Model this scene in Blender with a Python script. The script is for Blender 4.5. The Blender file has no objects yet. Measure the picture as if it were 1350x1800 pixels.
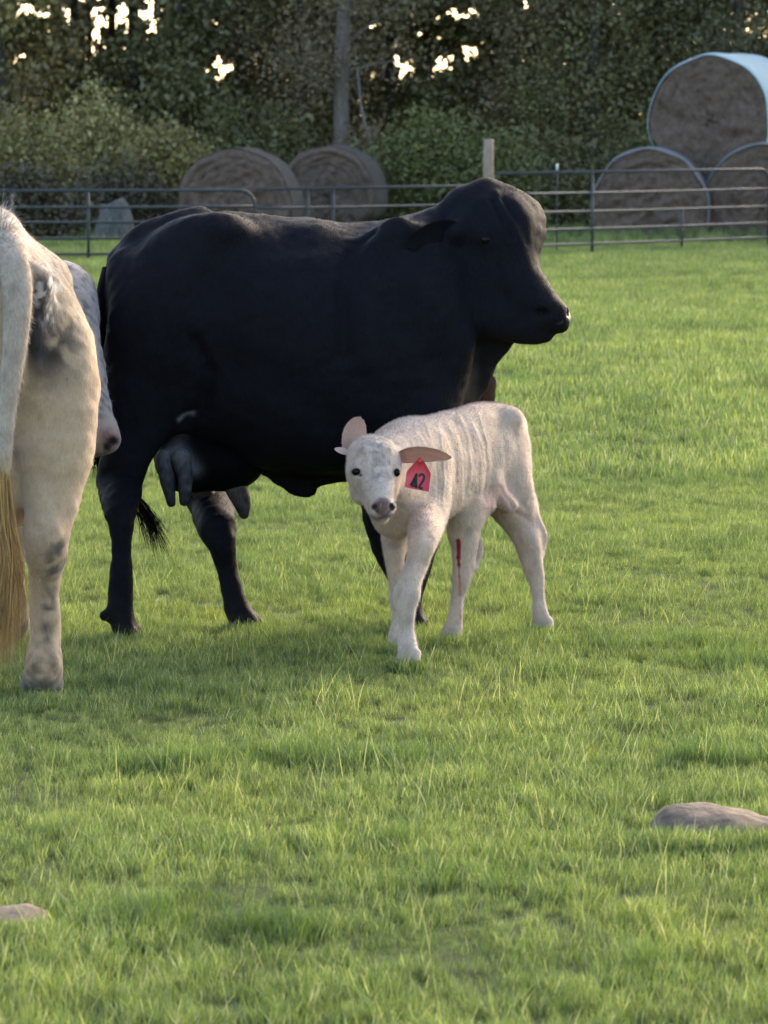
import bpy, math, random
import numpy as np
from mathutils import Vector

# ------------------------------------------------------------------ camera, sky, sun, exposure
SC = bpy.context.scene
COL = SC.collection
F_PX, W_PX, H_PX, HOR = 8000.0, 1350.0, 1800.0, 195.0
CAM_H = 1.7
PITCH = math.atan((H_PX / 2 - HOR) / F_PX)
cam_d = bpy.data.cameras.new('camera')
cam = bpy.data.objects.new('camera', cam_d)
COL.objects.link(cam)
cam.location = (0, 0, CAM_H)
cam.rotation_euler = (math.radians(90) - PITCH, 0, 0)
cam_d.sensor_fit = 'HORIZONTAL'
cam_d.sensor_width = 36.0
cam_d.lens = 36.0 * F_PX / W_PX
cam_d.clip_start = 0.5
cam_d.clip_end = 3000
cam_d.dof.use_dof = True
cam_d.dof.focus_distance = 14.5
cam_d.dof.aperture_fstop = 16
SC.camera = cam

SUN_ELEV, SUN_AZ = math.radians(22), math.radians(33)      # azimuth: right of the view direction (+y)
world = bpy.data.worlds.new('World')
SC.world = world
world.use_nodes = True
wn = world.node_tree
bg = wn.nodes['Background']
sky = wn.nodes.new('ShaderNodeTexSky')
sky.sky_type = 'NISHITA'
sky.sun_disc = False
sky.sun_elevation = SUN_ELEV
sky.sun_rotation = SUN_AZ
sky.air_density = 0.8
sky.dust_density = 2.2
sky.ozone_density = 0.3
wn.links.new(sky.outputs[0], bg.inputs[0])
bg.inputs[1].default_value = 0.15
sun_d = bpy.data.lights.new('sun', 'SUN')
sun = bpy.data.objects.new('sun', sun_d)
COL.objects.link(sun)
sun_d.energy = 1.0
sun_d.angle = math.radians(30)
sun_d.color = (1.0, 0.82, 0.60)
to_sun = Vector((math.sin(SUN_AZ) * math.cos(SUN_ELEV), math.cos(SUN_AZ) * math.cos(SUN_ELEV), math.sin(SUN_ELEV)))
sun.rotation_euler = (-to_sun).to_track_quat('-Z', 'Y').to_euler()
vs = SC.view_settings
vs.view_transform = 'Standard'
vs.look = 'None'
vs.gamma = 1.0
vs.use_curve_mapping = False
vs.exposure = 2.25
SC.render.film_transparent = False
SC.cycles.max_bounces = 6
SC.cycles.transparent_max_bounces = 4

rng = np.random.default_rng(7)
random.seed(7)

# ------------------------------------------------------------------ helpers
CP, SP = math.cos(PITCH), math.sin(PITCH)
def at(px, py, Y):
    u, v = (px - W_PX / 2) / F_PX, (H_PX / 2 - py) / F_PX
    dx, dy, dz = u, CP + v * SP, -SP + v * CP
    t = Y / dy
    return np.array([dx * t, Y, CAM_H + dz * t])
def ground(px, py):
    v = (H_PX / 2 - py) / F_PX
    dy, dz = CP + v * SP, -SP + v * CP
    return at(px, py, -CAM_H / dz * dy)
def mpx(Y):                       # metres per photo pixel at depth Y
    return Y / 7965.0
def project(V):                   # world points -> photo coordinates
    x, y, z = V[:, 0], V[:, 1], V[:, 2] - CAM_H
    d = y * CP - z * SP
    up = y * SP + z * CP
    return x / d * F_PX + W_PX / 2, H_PX / 2 - up / d * F_PX

def tag(o, label=None, cat=None, group=None, kind=None):
    if label: o['label'] = label
    if cat: o['category'] = cat
    if group: o['group'] = group
    if kind: o['kind'] = kind
    return o
def empty(name, loc, label=None, cat=None, group=None):
    o = bpy.data.objects.new(name, None)
    COL.objects.link(o)
    o.location = loc
    o.empty_display_size = 0.1
    return tag(o, label, cat, group)
def np_mesh(name, V, quads=None, tris=None, smooth=True):
    V = np.asarray(V, dtype=np.float32)
    me = bpy.data.meshes.new(name)
    me.vertices.add(len(V))
    me.vertices.foreach_set('co', V.ravel())
    idx, starts, n = [], [], 0
    if quads is not None and len(quads):
        q = np.asarray(quads, dtype=np.int32)
        idx.append(q.ravel()); starts.append(np.arange(len(q)) * 4); n = len(q) * 4
    if tris is not None and len(tris):
        t = np.asarray(tris, dtype=np.int32)
        idx.append(t.ravel()); starts.append(n + np.arange(len(t)) * 3)
    idx = np.concatenate(idx).astype(np.int32); starts = np.concatenate(starts).astype(np.int32)
    me.loops.add(len(idx)); me.loops.foreach_set('vertex_index', idx)
    me.polygons.add(len(starts)); me.polygons.foreach_set('loop_start', starts)
    if smooth:
        me.polygons.foreach_set('use_smooth', np.ones(len(starts), dtype=bool))
    me.update(calc_edges=True)
    return me
def link(name, me, mat=None, parent=None, origin=None):
    """one mesh object; vertices are given in world space, origin moves them under the parent"""
    if origin is None and parent is not None:
        origin = parent_origin(parent)
    if origin is not None:
        n = len(me.vertices)
        a = np.empty(n * 3, dtype=np.float32); me.vertices.foreach_get('co', a)
        a = a.reshape(-1, 3) - np.asarray(origin, dtype=np.float32)
        me.vertices.foreach_set('co', a.ravel())
    o = bpy.data.objects.new(name, me)
    COL.objects.link(o)
    if mat: me.materials.append(mat)
    if parent is not None:
        o.parent = parent
    elif origin is not None:
        o.location = tuple(origin)
    return o
def parent_origin(p):
    v = np.zeros(3)
    while p is not None:
        v = v + np.array(p.location); p = p.parent
    return v
def set_col(me, name, C):
    a = me.attributes.new(name, 'FLOAT_COLOR', 'POINT')
    C4 = np.ones((len(C), 4), dtype=np.float32); C4[:, :3] = C
    a.data.foreach_set('color', C4.ravel())

class MB:
    """collects shapes, build() makes ONE mesh object"""
    def __init__(s): s.V, s.Q, s.T, s.n = [], [], [], 0
    def add(s, V, Q=(), T=()):
        V = np.asarray(V, float)
        if len(Q): s.Q.append(np.asarray(Q) + s.n)
        if len(T): s.T.append(np.asarray(T) + s.n)
        s.V.append(V); s.n += len(V)
    def tube(s, pts, rad, seg=10, cap=True, flat=None):
        pts = np.asarray(pts, float); n = len(pts)
        rad = np.broadcast_to(np.asarray(rad, float), (n,))
        tg = np.gradient(pts, axis=0); tg /= np.linalg.norm(tg, axis=1)[:, None] + 1e-9
        ref = np.array([0, 0, 1.0]) if abs(tg[0][2]) < .8 else np.array([1.0, 0, 0])
        V = []
        for i in range(n):
            a = np.cross(tg[i], ref); a /= np.linalg.norm(a) + 1e-9
            b = np.cross(a, tg[i]); ref = b
            th = np.linspace(0, 2 * math.pi, seg, endpoint=False)
            V.append(pts[i] + rad[i] * (np.cos(th)[:, None] * a + np.sin(th)[:, None] * b))
        V = np.concatenate(V)
        Q = [[i * seg + j, i * seg + (j + 1) % seg, (i + 1) * seg + (j + 1) % seg, (i + 1) * seg + j]
             for i in range(n - 1) for j in range(seg)]
        T = []
        if cap:
            c0, c1 = len(V), len(V) + 1
            V = np.vstack([V, pts[0], pts[-1]])
            T = [[c0, (j + 1) % seg, j] for j in range(seg)] + [[c1, (n - 1) * seg + j, (n - 1) * seg + (j + 1) % seg] for j in range(seg)]
        s.add(V, Q, T)
    def mesh(s, name, smooth=True):
        return np_mesh(name, np.concatenate(s.V), np.concatenate(s.Q) if s.Q else None, np.concatenate(s.T) if s.T else None, smooth)
    def build(s, name, mat, parent=None, origin=None, smooth=True):
        return link(name, s.mesh(name, smooth), mat, parent, origin)

def ball(c, r, n=16):
    mb = MB(); c = np.asarray(c, float); r = np.broadcast_to(np.asarray(r, float), (3,))
    th = np.linspace(0, math.pi, n // 2 + 1); ph = np.linspace(0, 2 * math.pi, n, endpoint=False)
    V = np.array([[math.sin(a) * math.cos(b), math.sin(a) * math.sin(b), math.cos(a)] for a in th for b in ph]) * r + c
    Q = [[i * n + j, (i + 1) * n + j, (i + 1) * n + (j + 1) % n, i * n + (j + 1) % n] for i in range(n // 2) for j in range(n)]
    mb.add(V, Q); return mb
def spline(P, n):
    """Catmull-Rom through rows of P, n samples"""
    P = np.asarray(P, float)
    Q = np.vstack([2 * P[0] - P[1], P, 2 * P[-1] - P[-2]])
    t = np.linspace(0, len(P) - 1 - 1e-6, n); i = t.astype(int); f = (t - i)[:, None]
    a, b, c, d = Q[i], Q[i + 1], Q[i + 2], Q[i + 3]
    return .5 * (2 * b + (c - a) * f + (2 * a - 5 * b + 4 * c - d) * f ** 2 + (3 * b - a - 3 * c + d) * f ** 3)

def waves(V, scale, seed, n=28):
    """smooth pseudo noise about -1..1 at points V, feature size ~scale metres"""
    r = np.random.default_rng(seed)
    out = np.zeros(len(V))
    for _ in range(n):
        k = r.normal(size=3); k = k / np.linalg.norm(k) * r.uniform(.5, 1.6) * 2 * math.pi / scale / 1.3
        out += np.sin(V @ k + r.uniform(0, 6.28))
    return out / math.sqrt(n) * 1.1

# ------------------------------------------------------------------ materials
def new_mat(name):
    m = bpy.data.materials.new(name); m.use_nodes = True
    nt = m.node_tree
    return m, nt, nt.nodes['Principled BSDF']
def nd(nt, kind, **kw):
    n = nt.nodes.new(kind)
    for k, v in kw.items():
        if k.startswith('i_'):
            key = k[2:]; n.inputs[int(key) if key.isdigit() else key].default_value = v
        else: setattr(n, k, v)
    return n
def noise(nt, scale, detail=4, rough=.55, coord='Object', stretch=None):
    tc = nt.nodes.new('ShaderNodeTexCoord') if coord != 'Position' else nt.nodes.new('ShaderNodeNewGeometry')
    out = tc.outputs[coord]
    if stretch:
        mp = nt.nodes.new('ShaderNodeMapping'); mp.inputs['Scale'].default_value = stretch
        nt.links.new(out, mp.inputs[0]); out = mp.outputs[0]
    n = nd(nt, 'ShaderNodeTexNoise', i_Scale=scale, i_Detail=detail, i_Roughness=rough)
    nt.links.new(out, n.inputs['Vector'])
    return n.outputs[0]
def ramp(nt, fac, stops):
    r = nt.nodes.new('ShaderNodeValToRGB')
    e = r.color_ramp.elements
    while len(e) < len(stops): e.new(.5)
    for el, (p, c) in zip(e, stops): el.position = p; el.color = (*c, 1)
    nt.links.new(fac, r.inputs[0])
    return r.outputs[0]
def mix(nt, a, b, fac, mode='MIX'):
    m = nd(nt, 'ShaderNodeMix', data_type='RGBA', blend_type=mode)
    for sock, v in ((m.inputs['Factor'], fac), (m.inputs['A'], a), (m.inputs['B'], b)):
        if hasattr(v, 'is_output'): nt.links.new(v, sock)
        elif isinstance(v, (int, float)): sock.default_value = v
        else: sock.default_value = (*v, 1)
    return m.outputs['Result']
def bump(nt, bsdf, h, strength, dist):
    b = nd(nt, 'ShaderNodeBump', i_Strength=strength, i_Distance=dist)
    nt.links.new(h, b.inputs['Height']); nt.links.new(b.outputs[0], bsdf.inputs['Normal'])
def simple(name, c1, c2, scale=30, rough=.7, bstr=.3, bdist=.004, metallic=0, spec=.4, stretch=None, detail=5):
    m, nt, b = new_mat(name)
    n = noise(nt, scale, detail, stretch=stretch)
    nt.links.new(ramp(nt, n, [(.3, c1), (.7, c2)]), b.inputs['Base Color'])
    b.inputs['Roughness'].default_value = rough
    b.inputs['Metallic'].default_value = metallic
    b.inputs['Specular IOR Level'].default_value = spec
    if bstr: bump(nt, b, n, bstr, bdist)
    return m
def coat_mat(name, rough, spec, bstr, sheen=0.0, var=.25):
    m, nt, b = new_mat(name)
    a = nd(nt, 'ShaderNodeAttribute', attribute_name='coat')
    n = noise(nt, 160, 5, .7, stretch=(1, 1, .35))
    n2 = noise(nt, 16, 4, .6)
    g = ramp(nt, n, [(.25, (1 - var,) * 3), (.75, (1 + var * .4,) * 3)])
    g2 = ramp(nt, n2, [(.3, (.86,) * 3), (.7, (1.05,) * 3)])
    c = mix(nt, a.outputs['Color'], g, 1.0, 'MULTIPLY')
    c = mix(nt, c, g2, 1.0, 'MULTIPLY')
    nt.links.new(c, b.inputs['Base Color'])
    b.inputs['Roughness'].default_value = rough
    b.inputs['Specular IOR Level'].default_value = spec
    b.inputs['Sheen Weight'].default_value = sheen
    b.inputs['Sheen Roughness'].default_value = .5
    bump(nt, b, n, bstr, .006)
    return m
def leafy(name, trans=.35, rough=.6, tint=(1, 1, 1), pos_patch=None):
    """leaf/grass blade material: colour from attribute 'leaf', part of the light passes through"""
    m = bpy.data.materials.new(name); m.use_nodes = True
    nt = m.node_tree; out = nt.nodes['Material Output']; nt.nodes.remove(nt.nodes['Principled BSDF'])
    a = nd(nt, 'ShaderNodeAttribute', attribute_name='leaf')
    c = mix(nt, a.outputs['Color'], tint, 1.0, 'MULTIPLY')
    if pos_patch:
        for sc, stops, st in pos_patch:
            n = noise(nt, sc, 3, .55, 'Position', st)
            c = mix(nt, c, ramp(nt, n, stops), 1.0, 'MULTIPLY')
    d = nd(nt, 'ShaderNodeBsdfDiffuse'); t = nd(nt, 'ShaderNodeBsdfTranslucent'); g = nd(nt, 'ShaderNodeBsdfGlossy', i_Roughness=rough)
    nt.links.new(c, d.inputs[0]); nt.links.new(mix(nt, c, (1.02, 1.06, .6), 1.0, 'MULTIPLY'), t.inputs[0])
    ms = nd(nt, 'ShaderNodeMixShader', i_0=trans); nt.links.new(d.outputs[0], ms.inputs[1]); nt.links.new(t.outputs[0], ms.inputs[2])
    m2 = nd(nt, 'ShaderNodeMixShader', i_0=.04); nt.links.new(ms.outputs[0], m2.inputs[1]); nt.links.new(g.outputs[0], m2.inputs[2])
    nt.links.new(m2.outputs[0], out.inputs[0])
    return m

# ------------------------------------------------------------------ sculpting: blended volumes -> one skin
class Sculpt:
    def __init__(s, lo, hi, h):
        s.lo, s.h = np.asarray(lo, float), h
        s.n = np.ceil((np.asarray(hi) - s.lo) / h).astype(int) + 1
        s.F = np.full(s.n, .5, dtype=np.float32)
        s.ax = [(s.lo[i] + h * np.arange(s.n[i])).astype(np.float32) for i in range(3)]
    def box(s, lo, hi):
        a = np.clip(np.floor((np.asarray(lo) - s.lo) / s.h).astype(int), 0, s.n)
        b = np.clip(np.ceil((np.asarray(hi) - s.lo) / s.h).astype(int) + 1, 0, s.n)
        sl = tuple(slice(a[i], b[i]) for i in range(3))
        X = s.ax[0][sl[0]][:, None, None]; Y = s.ax[1][sl[1]][None, :, None]; Z = s.ax[2][sl[2]][None, None, :]
        return sl, X, Y, Z
    def put(s, sl, d, k, sub=False):
        A = s.F[sl]
        if sub:
            h = np.maximum(k - np.abs(A + d), 0) / k
            s.F[sl] = np.maximum(A, -d) + h * h * k * .25
        else:
            h = np.maximum(k - np.abs(A - d), 0) / k
            s.F[sl] = np.minimum(A, d) - h * h * k * .25
    def ell(s, c, r, k=.03, axes=None, sub=False):
        c = np.asarray(c, float); r = np.broadcast_to(np.asarray(r, float), (3,))
        m = max(r) + k + .02
        sl, X, Y, Z = s.box(c - m, c + m)
        dx, dy, dz = X - c[0], Y - c[1], Z - c[2]
        if axes is not None:
            A = np.asarray(axes, float)
            dx, dy, dz = (A[i][0] * dx + A[i][1] * dy + A[i][2] * dz for i in range(3))
        k0 = np.sqrt((dx / r[0]) ** 2 + (dy / r[1]) ** 2 + (dz / r[2]) ** 2)
        k1 = np.sqrt((dx / r[0] ** 2) ** 2 + (dy / r[1] ** 2) ** 2 + (dz / r[2] ** 2) ** 2) + 1e-6
        s.put(sl, (k0 * (k0 - 1) / k1).astype(np.float32), k, sub)
    def chain(s, P, R, k=.03, n=None, e=1.0, sub=False, fine=4):
        """tapered limb through points P with radii R; e scales the section along direction n"""
        P = np.asarray(P, float); R = np.asarray(R, float); E = np.broadcast_to(np.asarray(e, float), (len(P),))
        if len(P) > 2 and fine > 1:
            S = spline(np.column_stack([P, R, E]), (len(P) - 1) * fine + 1)
            P, R, E = S[:, :3], np.maximum(S[:, 3], .002), S[:, 4]
        m = (R * np.maximum(1, E)).max() + k + .02
        sl, X, Y, Z = s.box(P.min(0) - m, P.max(0) + m)
        best = None
        for i in range(len(P) - 1):
            a, b = P[i], P[i + 1]; ab = b - a; L2 = ab @ ab + 1e-9
            t = np.clip(((X - a[0]) * ab[0] + (Y - a[1]) * ab[1] + (Z - a[2]) * ab[2]) / L2, 0, 1)
            qx, qy, qz = X - a[0] - t * ab[0], Y - a[1] - t * ab[1], Z - a[2] - t * ab[2]
            em = .5 * (E[i] + E[i + 1])
            if n is not None and abs(em - 1) > 1e-3:
                g = (qx * n[0] + qy * n[1] + qz * n[2]) * (1 / em - 1)
                qx, qy, qz = qx + g * n[0], qy + g * n[1], qz + g * n[2]
            d = (np.sqrt(qx * qx + qy * qy + qz * qz) - (R[i] + t * (R[i + 1] - R[i]))) * min(1, em)
            best = d if best is None else np.minimum(best, d)
        s.put(sl, best.astype(np.float32), k, sub)
    def barrel(s, st, axis_o, ax, lat, k=.03, p=2.3):
        """trunk: stations (t, top z, bottom z, half width) along horizontal axis ax from axis_o"""
        st = np.asarray(st, float)
        tt = np.linspace(st[0, 0], st[-1, 0], 160)
        S = spline(st, 200); o = np.argsort(S[:, 0]); S = S[o]
        c = np.asarray(axis_o, float)
        P0, P1 = c + np.outer(ax, [st[0, 0]])[:, 0], c + np.outer(ax, [st[-1, 0]])[:, 0]
        w = st[:, 3].max() + .1
        lo = np.minimum(P0, P1) - w; hi = np.maximum(P0, P1) + w
        lo[2], hi[2] = st[:, 2].min() - .1, st[:, 1].max() + .1
        sl, X, Y, Z = s.box(lo, hi)
        t = (X - c[0]) * ax[0] + (Y - c[1]) * ax[1]
        v = (X - c[0]) * lat[0] + (Y - c[1]) * lat[1]
        top, bot, hw = (np.interp(t, S[:, 0], S[:, i]) for i in (1, 2, 3))
        zc, hh = (top + bot) / 2, np.maximum((top - bot) / 2, .01)
        hw = np.maximum(hw, .01)
        q = ((np.abs(v) / hw) ** p + (np.abs(Z - zc) / hh) ** p) ** (1 / p)
        d = (q - 1) * np.minimum(hw, hh)
        over = np.maximum(np.maximum(st[0, 0] - t, t - st[-1, 0]), 0)
        d = np.where(over > 0, np.maximum(d, over), d)
        s.put(sl, np.broadcast_to(d, s.F[sl].shape).astype(np.float32), k)
    def skin(s, relax=1):
        """surface nets"""
        F = s.F; ins = F < 0
        nx, ny, nz = F.shape
        c = np.zeros((nx - 1, ny - 1, nz - 1), np.uint8)
        for i in (0, 1):
            for j in (0, 1):
                for k in (0, 1): c += ins[i:nx - 1 + i, j:ny - 1 + j, k:nz - 1 + k]
        act = np.argwhere((c > 0) & (c < 8))
        ids = np.full(c.shape, -1, np.int32); ids[tuple(act.T)] = np.arange(len(act))
        acc = np.zeros((len(act), 3)); cnt = np.zeros(len(act))
        cor = [(i, j, k) for i in (0, 1) for j in (0, 1) for k in (0, 1)]
        val = {q: F[act[:, 0] + q[0], act[:, 1] + q[1], act[:, 2] + q[2]] for q in cor}
        for a in cor:
            for d in range(3):
                if a[d] == 0:
                    b = list(a); b[d] = 1; b = tuple(b)
                    x = (val[a] < 0) != (val[b] < 0)
                    t = np.where(x, val[a] / np.where(x, val[a] - val[b], 1), 0)
                    p = np.tile(np.array(a, float), (len(act), 1)); p[:, d] = t
                    acc[x] += p[x]; cnt[x] += 1
        V = s.lo + (act + acc / cnt[:, None]) * s.h
        Q = []
        for d in range(3):
            e1, e2 = (d + 1) % 3, (d + 2) % 3
            A = np.take(ins, range(0, ins.shape[d] - 1), d); B = np.take(ins, range(1, ins.shape[d]), d)
            for flip in (0, 1):
                E = np.argwhere((A & ~B) if flip == 0 else (~A & B))
                E = E[(E[:, e1] > 0) & (E[:, e2] > 0) & (E[:, e1] < c.shape[e1]) & (E[:, e2] < c.shape[e2])]
                o = [np.zeros(3, int) for _ in range(4)]
                o[1][e1] = -1; o[2][e1] = -1; o[2][e2] = -1; o[3][e2] = -1
                q = np.stack([ids[tuple((E + oo).T)] for oo in o], 1)
                Q.append(q if flip == 0 else q[:, ::-1])
        Q = np.concatenate(Q); Q = Q[(Q >= 0).all(1)]
        for _ in range(relax):
            Sm = np.zeros_like(V); n = np.zeros(len(V))
            for a, b in ((0, 1), (1, 2), (2, 3), (3, 0)):
                for u, w in ((a, b), (b, a)):
                    np.add.at(Sm, Q[:, u], V[Q[:, w]]); np.add.at(n, Q[:, u], 1)
            V = V * .5 + .5 * Sm / n[:, None]
        return V, Q
def normals(V, Q):
    fn = np.cross(V[Q[:, 2]] - V[Q[:, 0]], V[Q[:, 3]] - V[Q[:, 1]])
    N = np.zeros_like(V)
    for i in range(4): np.add.at(N, Q[:, i], fn)
    return N / (np.linalg.norm(N, axis=1)[:, None] + 1e-12)
def gauss_line(X, Y, pts, sig):
    """0..1 closeness of photo coordinates to a polyline"""
    best = np.full(len(X), 1e9)
    for (x0, y0), (x1, y1) in zip(pts[:-1], pts[1:]):
        dx, dy = x1 - x0, y1 - y0; L = dx * dx + dy * dy + 1e-9
        t = np.clip(((X - x0) * dx + (Y - y0) * dy) / L, 0, 1)
        best = np.minimum(best, (X - x0 - t * dx) ** 2 + (Y - y0 - t * dy) ** 2)
    return np.exp(-best / (2 * sig * sig))
def blob(X, Y, cx, cy, rx, ry, soft=.35):
    d = np.sqrt(((X - cx) / rx) ** 2 + ((Y - cy) / ry) ** 2)
    return np.clip((1 + soft - d) / (2 * soft), 0, 1)
def lay(C, col, w):
    w = np.clip(w, 0, 1)[:, None]
    return C * (1 - w) + np.asarray(col)[None] * w
def fur(V, Q, N, C, count, length, width, flow, name, mat, parent, lift=.35, seed=1, gain=1.0):
    """short coat hair: thin tapered blades standing on the skin"""
    r = np.random.default_rng(seed)
    A = np.linalg.norm(np.cross(V[Q[:, 2]] - V[Q[:, 0]], V[Q[:, 3]] - V[Q[:, 1]]), axis=1)
    f = r.choice(len(Q), count, p=A / A.sum())
    w = r.dirichlet(np.ones(4), count)
    P = (V[Q[f]] * w[..., None]).sum(1); n = (N[Q[f]] * w[..., None]).sum(1); c = (C[Q[f]] * w[..., None]).sum(1)
    n /= np.linalg.norm(n, axis=1)[:, None] + 1e-9
    fl = np.asarray(flow, float)
    t = fl - (n @ fl)[:, None] * n; t += r.normal(size=t.shape) * .25
    d = t * (1 - lift) + n * lift; d /= np.linalg.norm(d, axis=1)[:, None] + 1e-9
    L = length * r.uniform(.5, 1.3, count)[:, None]
    side = np.cross(d, n); side /= np.linalg.norm(side, axis=1)[:, None] + 1e-9
    base = P - n * .0015
    VV = np.stack([base - side * width, base + side * width, base + d * L * .6 + side * width * .5, base + d * L], 1).reshape(-1, 3)
    i4 = np.arange(count) * 4
    T = np.concatenate([np.stack([i4, i4 + 1, i4 + 2], 1), np.stack([i4, i4 + 2, i4 + 3], 1)])
    me = np_mesh(name, VV, tris=T)
    cc = np.repeat(c * r.uniform(.8, 1.15, (count, 1)) * gain, 4, axis=0)
    set_col(me, 'coat', cc)
    o = link(name, me, mat, parent)
    o['kind'] = 'stuff'
    return o
def clear(P):                       # world points of a list of (px, py, Y)
    return np.array([at(*p) for p in P])
# ------------------------------------------------------------------ ground
def undul(x, y):
    return .025 * np.sin(x * 1.1 + y * .6 + 1) * np.sin(y * .45 + .5) + .012 * np.sin(x * 2.3 - y * 1.7)
def ground_sheet():
    xs = np.concatenate([np.linspace(-900, -14, 10), np.linspace(-12, 12, 97), np.linspace(14, 900, 10)])
    ys = np.concatenate([np.linspace(-60, 4, 6), np.linspace(5, 30, 101), np.linspace(31, 90, 80), np.linspace(110, 1500, 12)])
    XX, YY = np.meshgrid(xs, ys)
    near = np.clip((30 - YY) / 8, 0, 1)
    Z = np.where(YY > 20, .015 * np.sin(XX * .9 + YY * .3) * np.clip((YY - 20) / 10, 0, 1), 0) - .012
    V = np.stack([XX, YY, Z], -1).reshape(-1, 3)
    n = len(xs)
    Q = [[j * n + i, j * n + i + 1, (j + 1) * n + i + 1, (j + 1) * n + i] for j in range(len(ys) - 1) for i in range(n - 1)]
    m, nt, b = new_mat('pasture_soil')
    a = ramp(nt, noise(nt, 9, 6, .6, 'Position'), [(.3, (.035, .05, .014)), (.7, (.075, .10, .03))])
    c = ramp(nt, noise(nt, 130, 4, .6, 'Position'), [(.3, (.6, .6, .6)), (.7, (1.2, 1.2, 1.1))])
    nt.links.new(mix(nt, a, c, 1.0, 'MULTIPLY'), b.inputs['Base Color'])
    b.inputs['Roughness'].default_value = .95; b.inputs['Specular IOR Level'].default_value = .1
    bump(nt, b, noise(nt, 60, 4, .6, 'Position'), .6, .02)
    o = link('ground', np_mesh('ground', V, Q), m)
    tag(o, kind='structure')
ground_sheet()

# ------------------------------------------------------------------ grass
PATCH = [(1.1, [(.34, (.66, .72, .66)), (.5, (.97, .98, .97)), (.72, (1.12, 1.06, .92))], (1.0, .55, 0)),
         (5.0, [(.32, (.74, .78, .74)), (.6, (1.05, 1.05, 1.0))], (1, .6, 0))]
M_grass = leafy('grass_blade', .42, .45, (1.16, 1.10, .98), pos_patch=PATCH)
def tuft(name, nbl, rad, hmin, hmax, w, seed, droop=.5, pale=.12, shade=(1, 1, 1)):
    r = np.random.default_rng(seed); V, Q, C = [], [], []
    for b in range(nbl):
        a, d = r.uniform(0, 6.28), rad * math.sqrt(r.random())
        base = np.array([d * math.cos(a), d * math.sin(a), -.015])
        L = r.uniform(hmin, hmax) * (.75 if r.random() < .3 else 1)
        az = r.uniform(0, 6.28); lean = r.uniform(.05, .35); bend = r.uniform(.1, 1) ** 1.5 * droop
        dirv = np.array([math.cos(az), math.sin(az), 0]); sd0 = r.uniform(0, 6.28); sd = np.array([math.cos(sd0), math.sin(sd0), 0])
        ww = w * r.uniform(.6, 1.25)
        kind = r.random()
        if kind < pale: col = np.array([.42, .43, .27]) * r.uniform(.8, 1.2)
        elif kind < pale + .25: col = np.array([.225, .285, .10]) * r.uniform(.8, 1.2)
        else: col = np.array([.142, .205, .068]) * r.uniform(.7, 1.2)
        n0 = len(V); m = 4
        for i in range(m):
            t = i / (m - 1)
            ang = lean + bend * t * 1.3
            p = base + dirv * L * (math.sin(lean) * t + bend * .55 * t * t) + np.array([0, 0, L * (t * math.cos(lean) - .28 * bend * t * t)])
            wi = ww * (1 - .82 * t ** 1.6) if i < m - 1 else ww * .1
            V += [p - sd * wi, p + sd * wi]
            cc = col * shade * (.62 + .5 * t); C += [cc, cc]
        Q += [[n0 + 2 * i, n0 + 2 * i + 1, n0 + 2 * i + 3, n0 + 2 * i + 2] for i in range(m - 1)]
    me = np_mesh(name, np.array(V), Q, smooth=False); set_col(me, 'leaf', np.array(C)); me.materials.append(M_grass)
    return bpy.data.objects.new(name, me)
def scatter(name, pts, scl, variants, label, seed):
    """one grass object: points instanced with tufts by a geometry node tree"""
    r = np.random.default_rng(seed)
    coll = bpy.data.collections.new(name + '_tufts')
    for v in variants: coll.objects.link(v)
    me = bpy.data.meshes.new(name); me.vertices.add(len(pts)); me.vertices.foreach_set('co', np.asarray(pts, np.float32).ravel())
    for nm, arr in (('scl', scl), ('rot', r.uniform(0, 6.28, len(pts)))):
        at_ = me.attributes.new(nm, 'FLOAT', 'POINT'); at_.data.foreach_set('value', np.asarray(arr, np.float32))
    at_ = me.attributes.new('pick', 'INT', 'POINT'); at_.data.foreach_set('value', r.integers(0, len(variants), len(pts)).astype(np.int32))
    o = bpy.data.objects.new(name, me); COL.objects.link(o)
    g = bpy.data.node_groups.new(name + '_nodes', 'GeometryNodeTree')
    g.interface.new_socket('Geometry', in_out='INPUT', socket_type='NodeSocketGeometry')
    g.interface.new_socket('Geometry', in_out='OUTPUT', socket_type='NodeSocketGeometry')
    N = g.nodes; i_, o_ = N.new('NodeGroupInput'), N.new('NodeGroupOutput')
    mp = N.new('GeometryNodeMeshToPoints'); ip = N.new('GeometryNodeInstanceOnPoints'); ci = N.new('GeometryNodeCollectionInfo')
    ci.inputs[0].default_value = coll; ci.inputs[1].default_value = True; ci.inputs[2].default_value = True
    def attr(nm, ty):
        a = N.new('GeometryNodeInputNamedAttribute'); a.data_type = ty; a.inputs[0].default_value = nm; return a.outputs[0]
    cx = N.new('ShaderNodeCombineXYZ')
    g.links.new(i_.outputs[0], mp.inputs[0]); g.links.new(mp.outputs[0], ip.inputs['Points']); g.links.new(ci.outputs[0], ip.inputs['Instance'])
    ip.inputs['Pick Instance'].default_value = True
    g.links.new(attr('pick', 'INT'), ip.inputs['Instance Index']); g.links.new(attr('rot', 'FLOAT'), cx.inputs[2])
    g.links.new(cx.outputs[0], ip.inputs['Rotation']); g.links.new(attr('scl', 'FLOAT'), ip.inputs['Scale'])
    g.links.new(ip.outputs[0], o_.inputs[0])
    md = o.modifiers.new('grass', 'NODES'); md.node_group = g
    return tag(o, label, 'grass', kind='stuff')
def field(n, y0, y1, side, seed, power=1.0):
    r = np.random.default_rng(seed)
    out = []
    while len(out) < n:
        y = y0 + (y1 - y0) * r.random(n * 2) ** power
        x = r.uniform(-1, 1, n * 2)
        keep = r.random(n * 2) < (.085 * y + side) / (.085 * y1 + side)
        out += list(np.stack([x * (.085 * y + side), y, np.zeros(n * 2)], 1)[keep])
    return np.array(out[:n])
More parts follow.
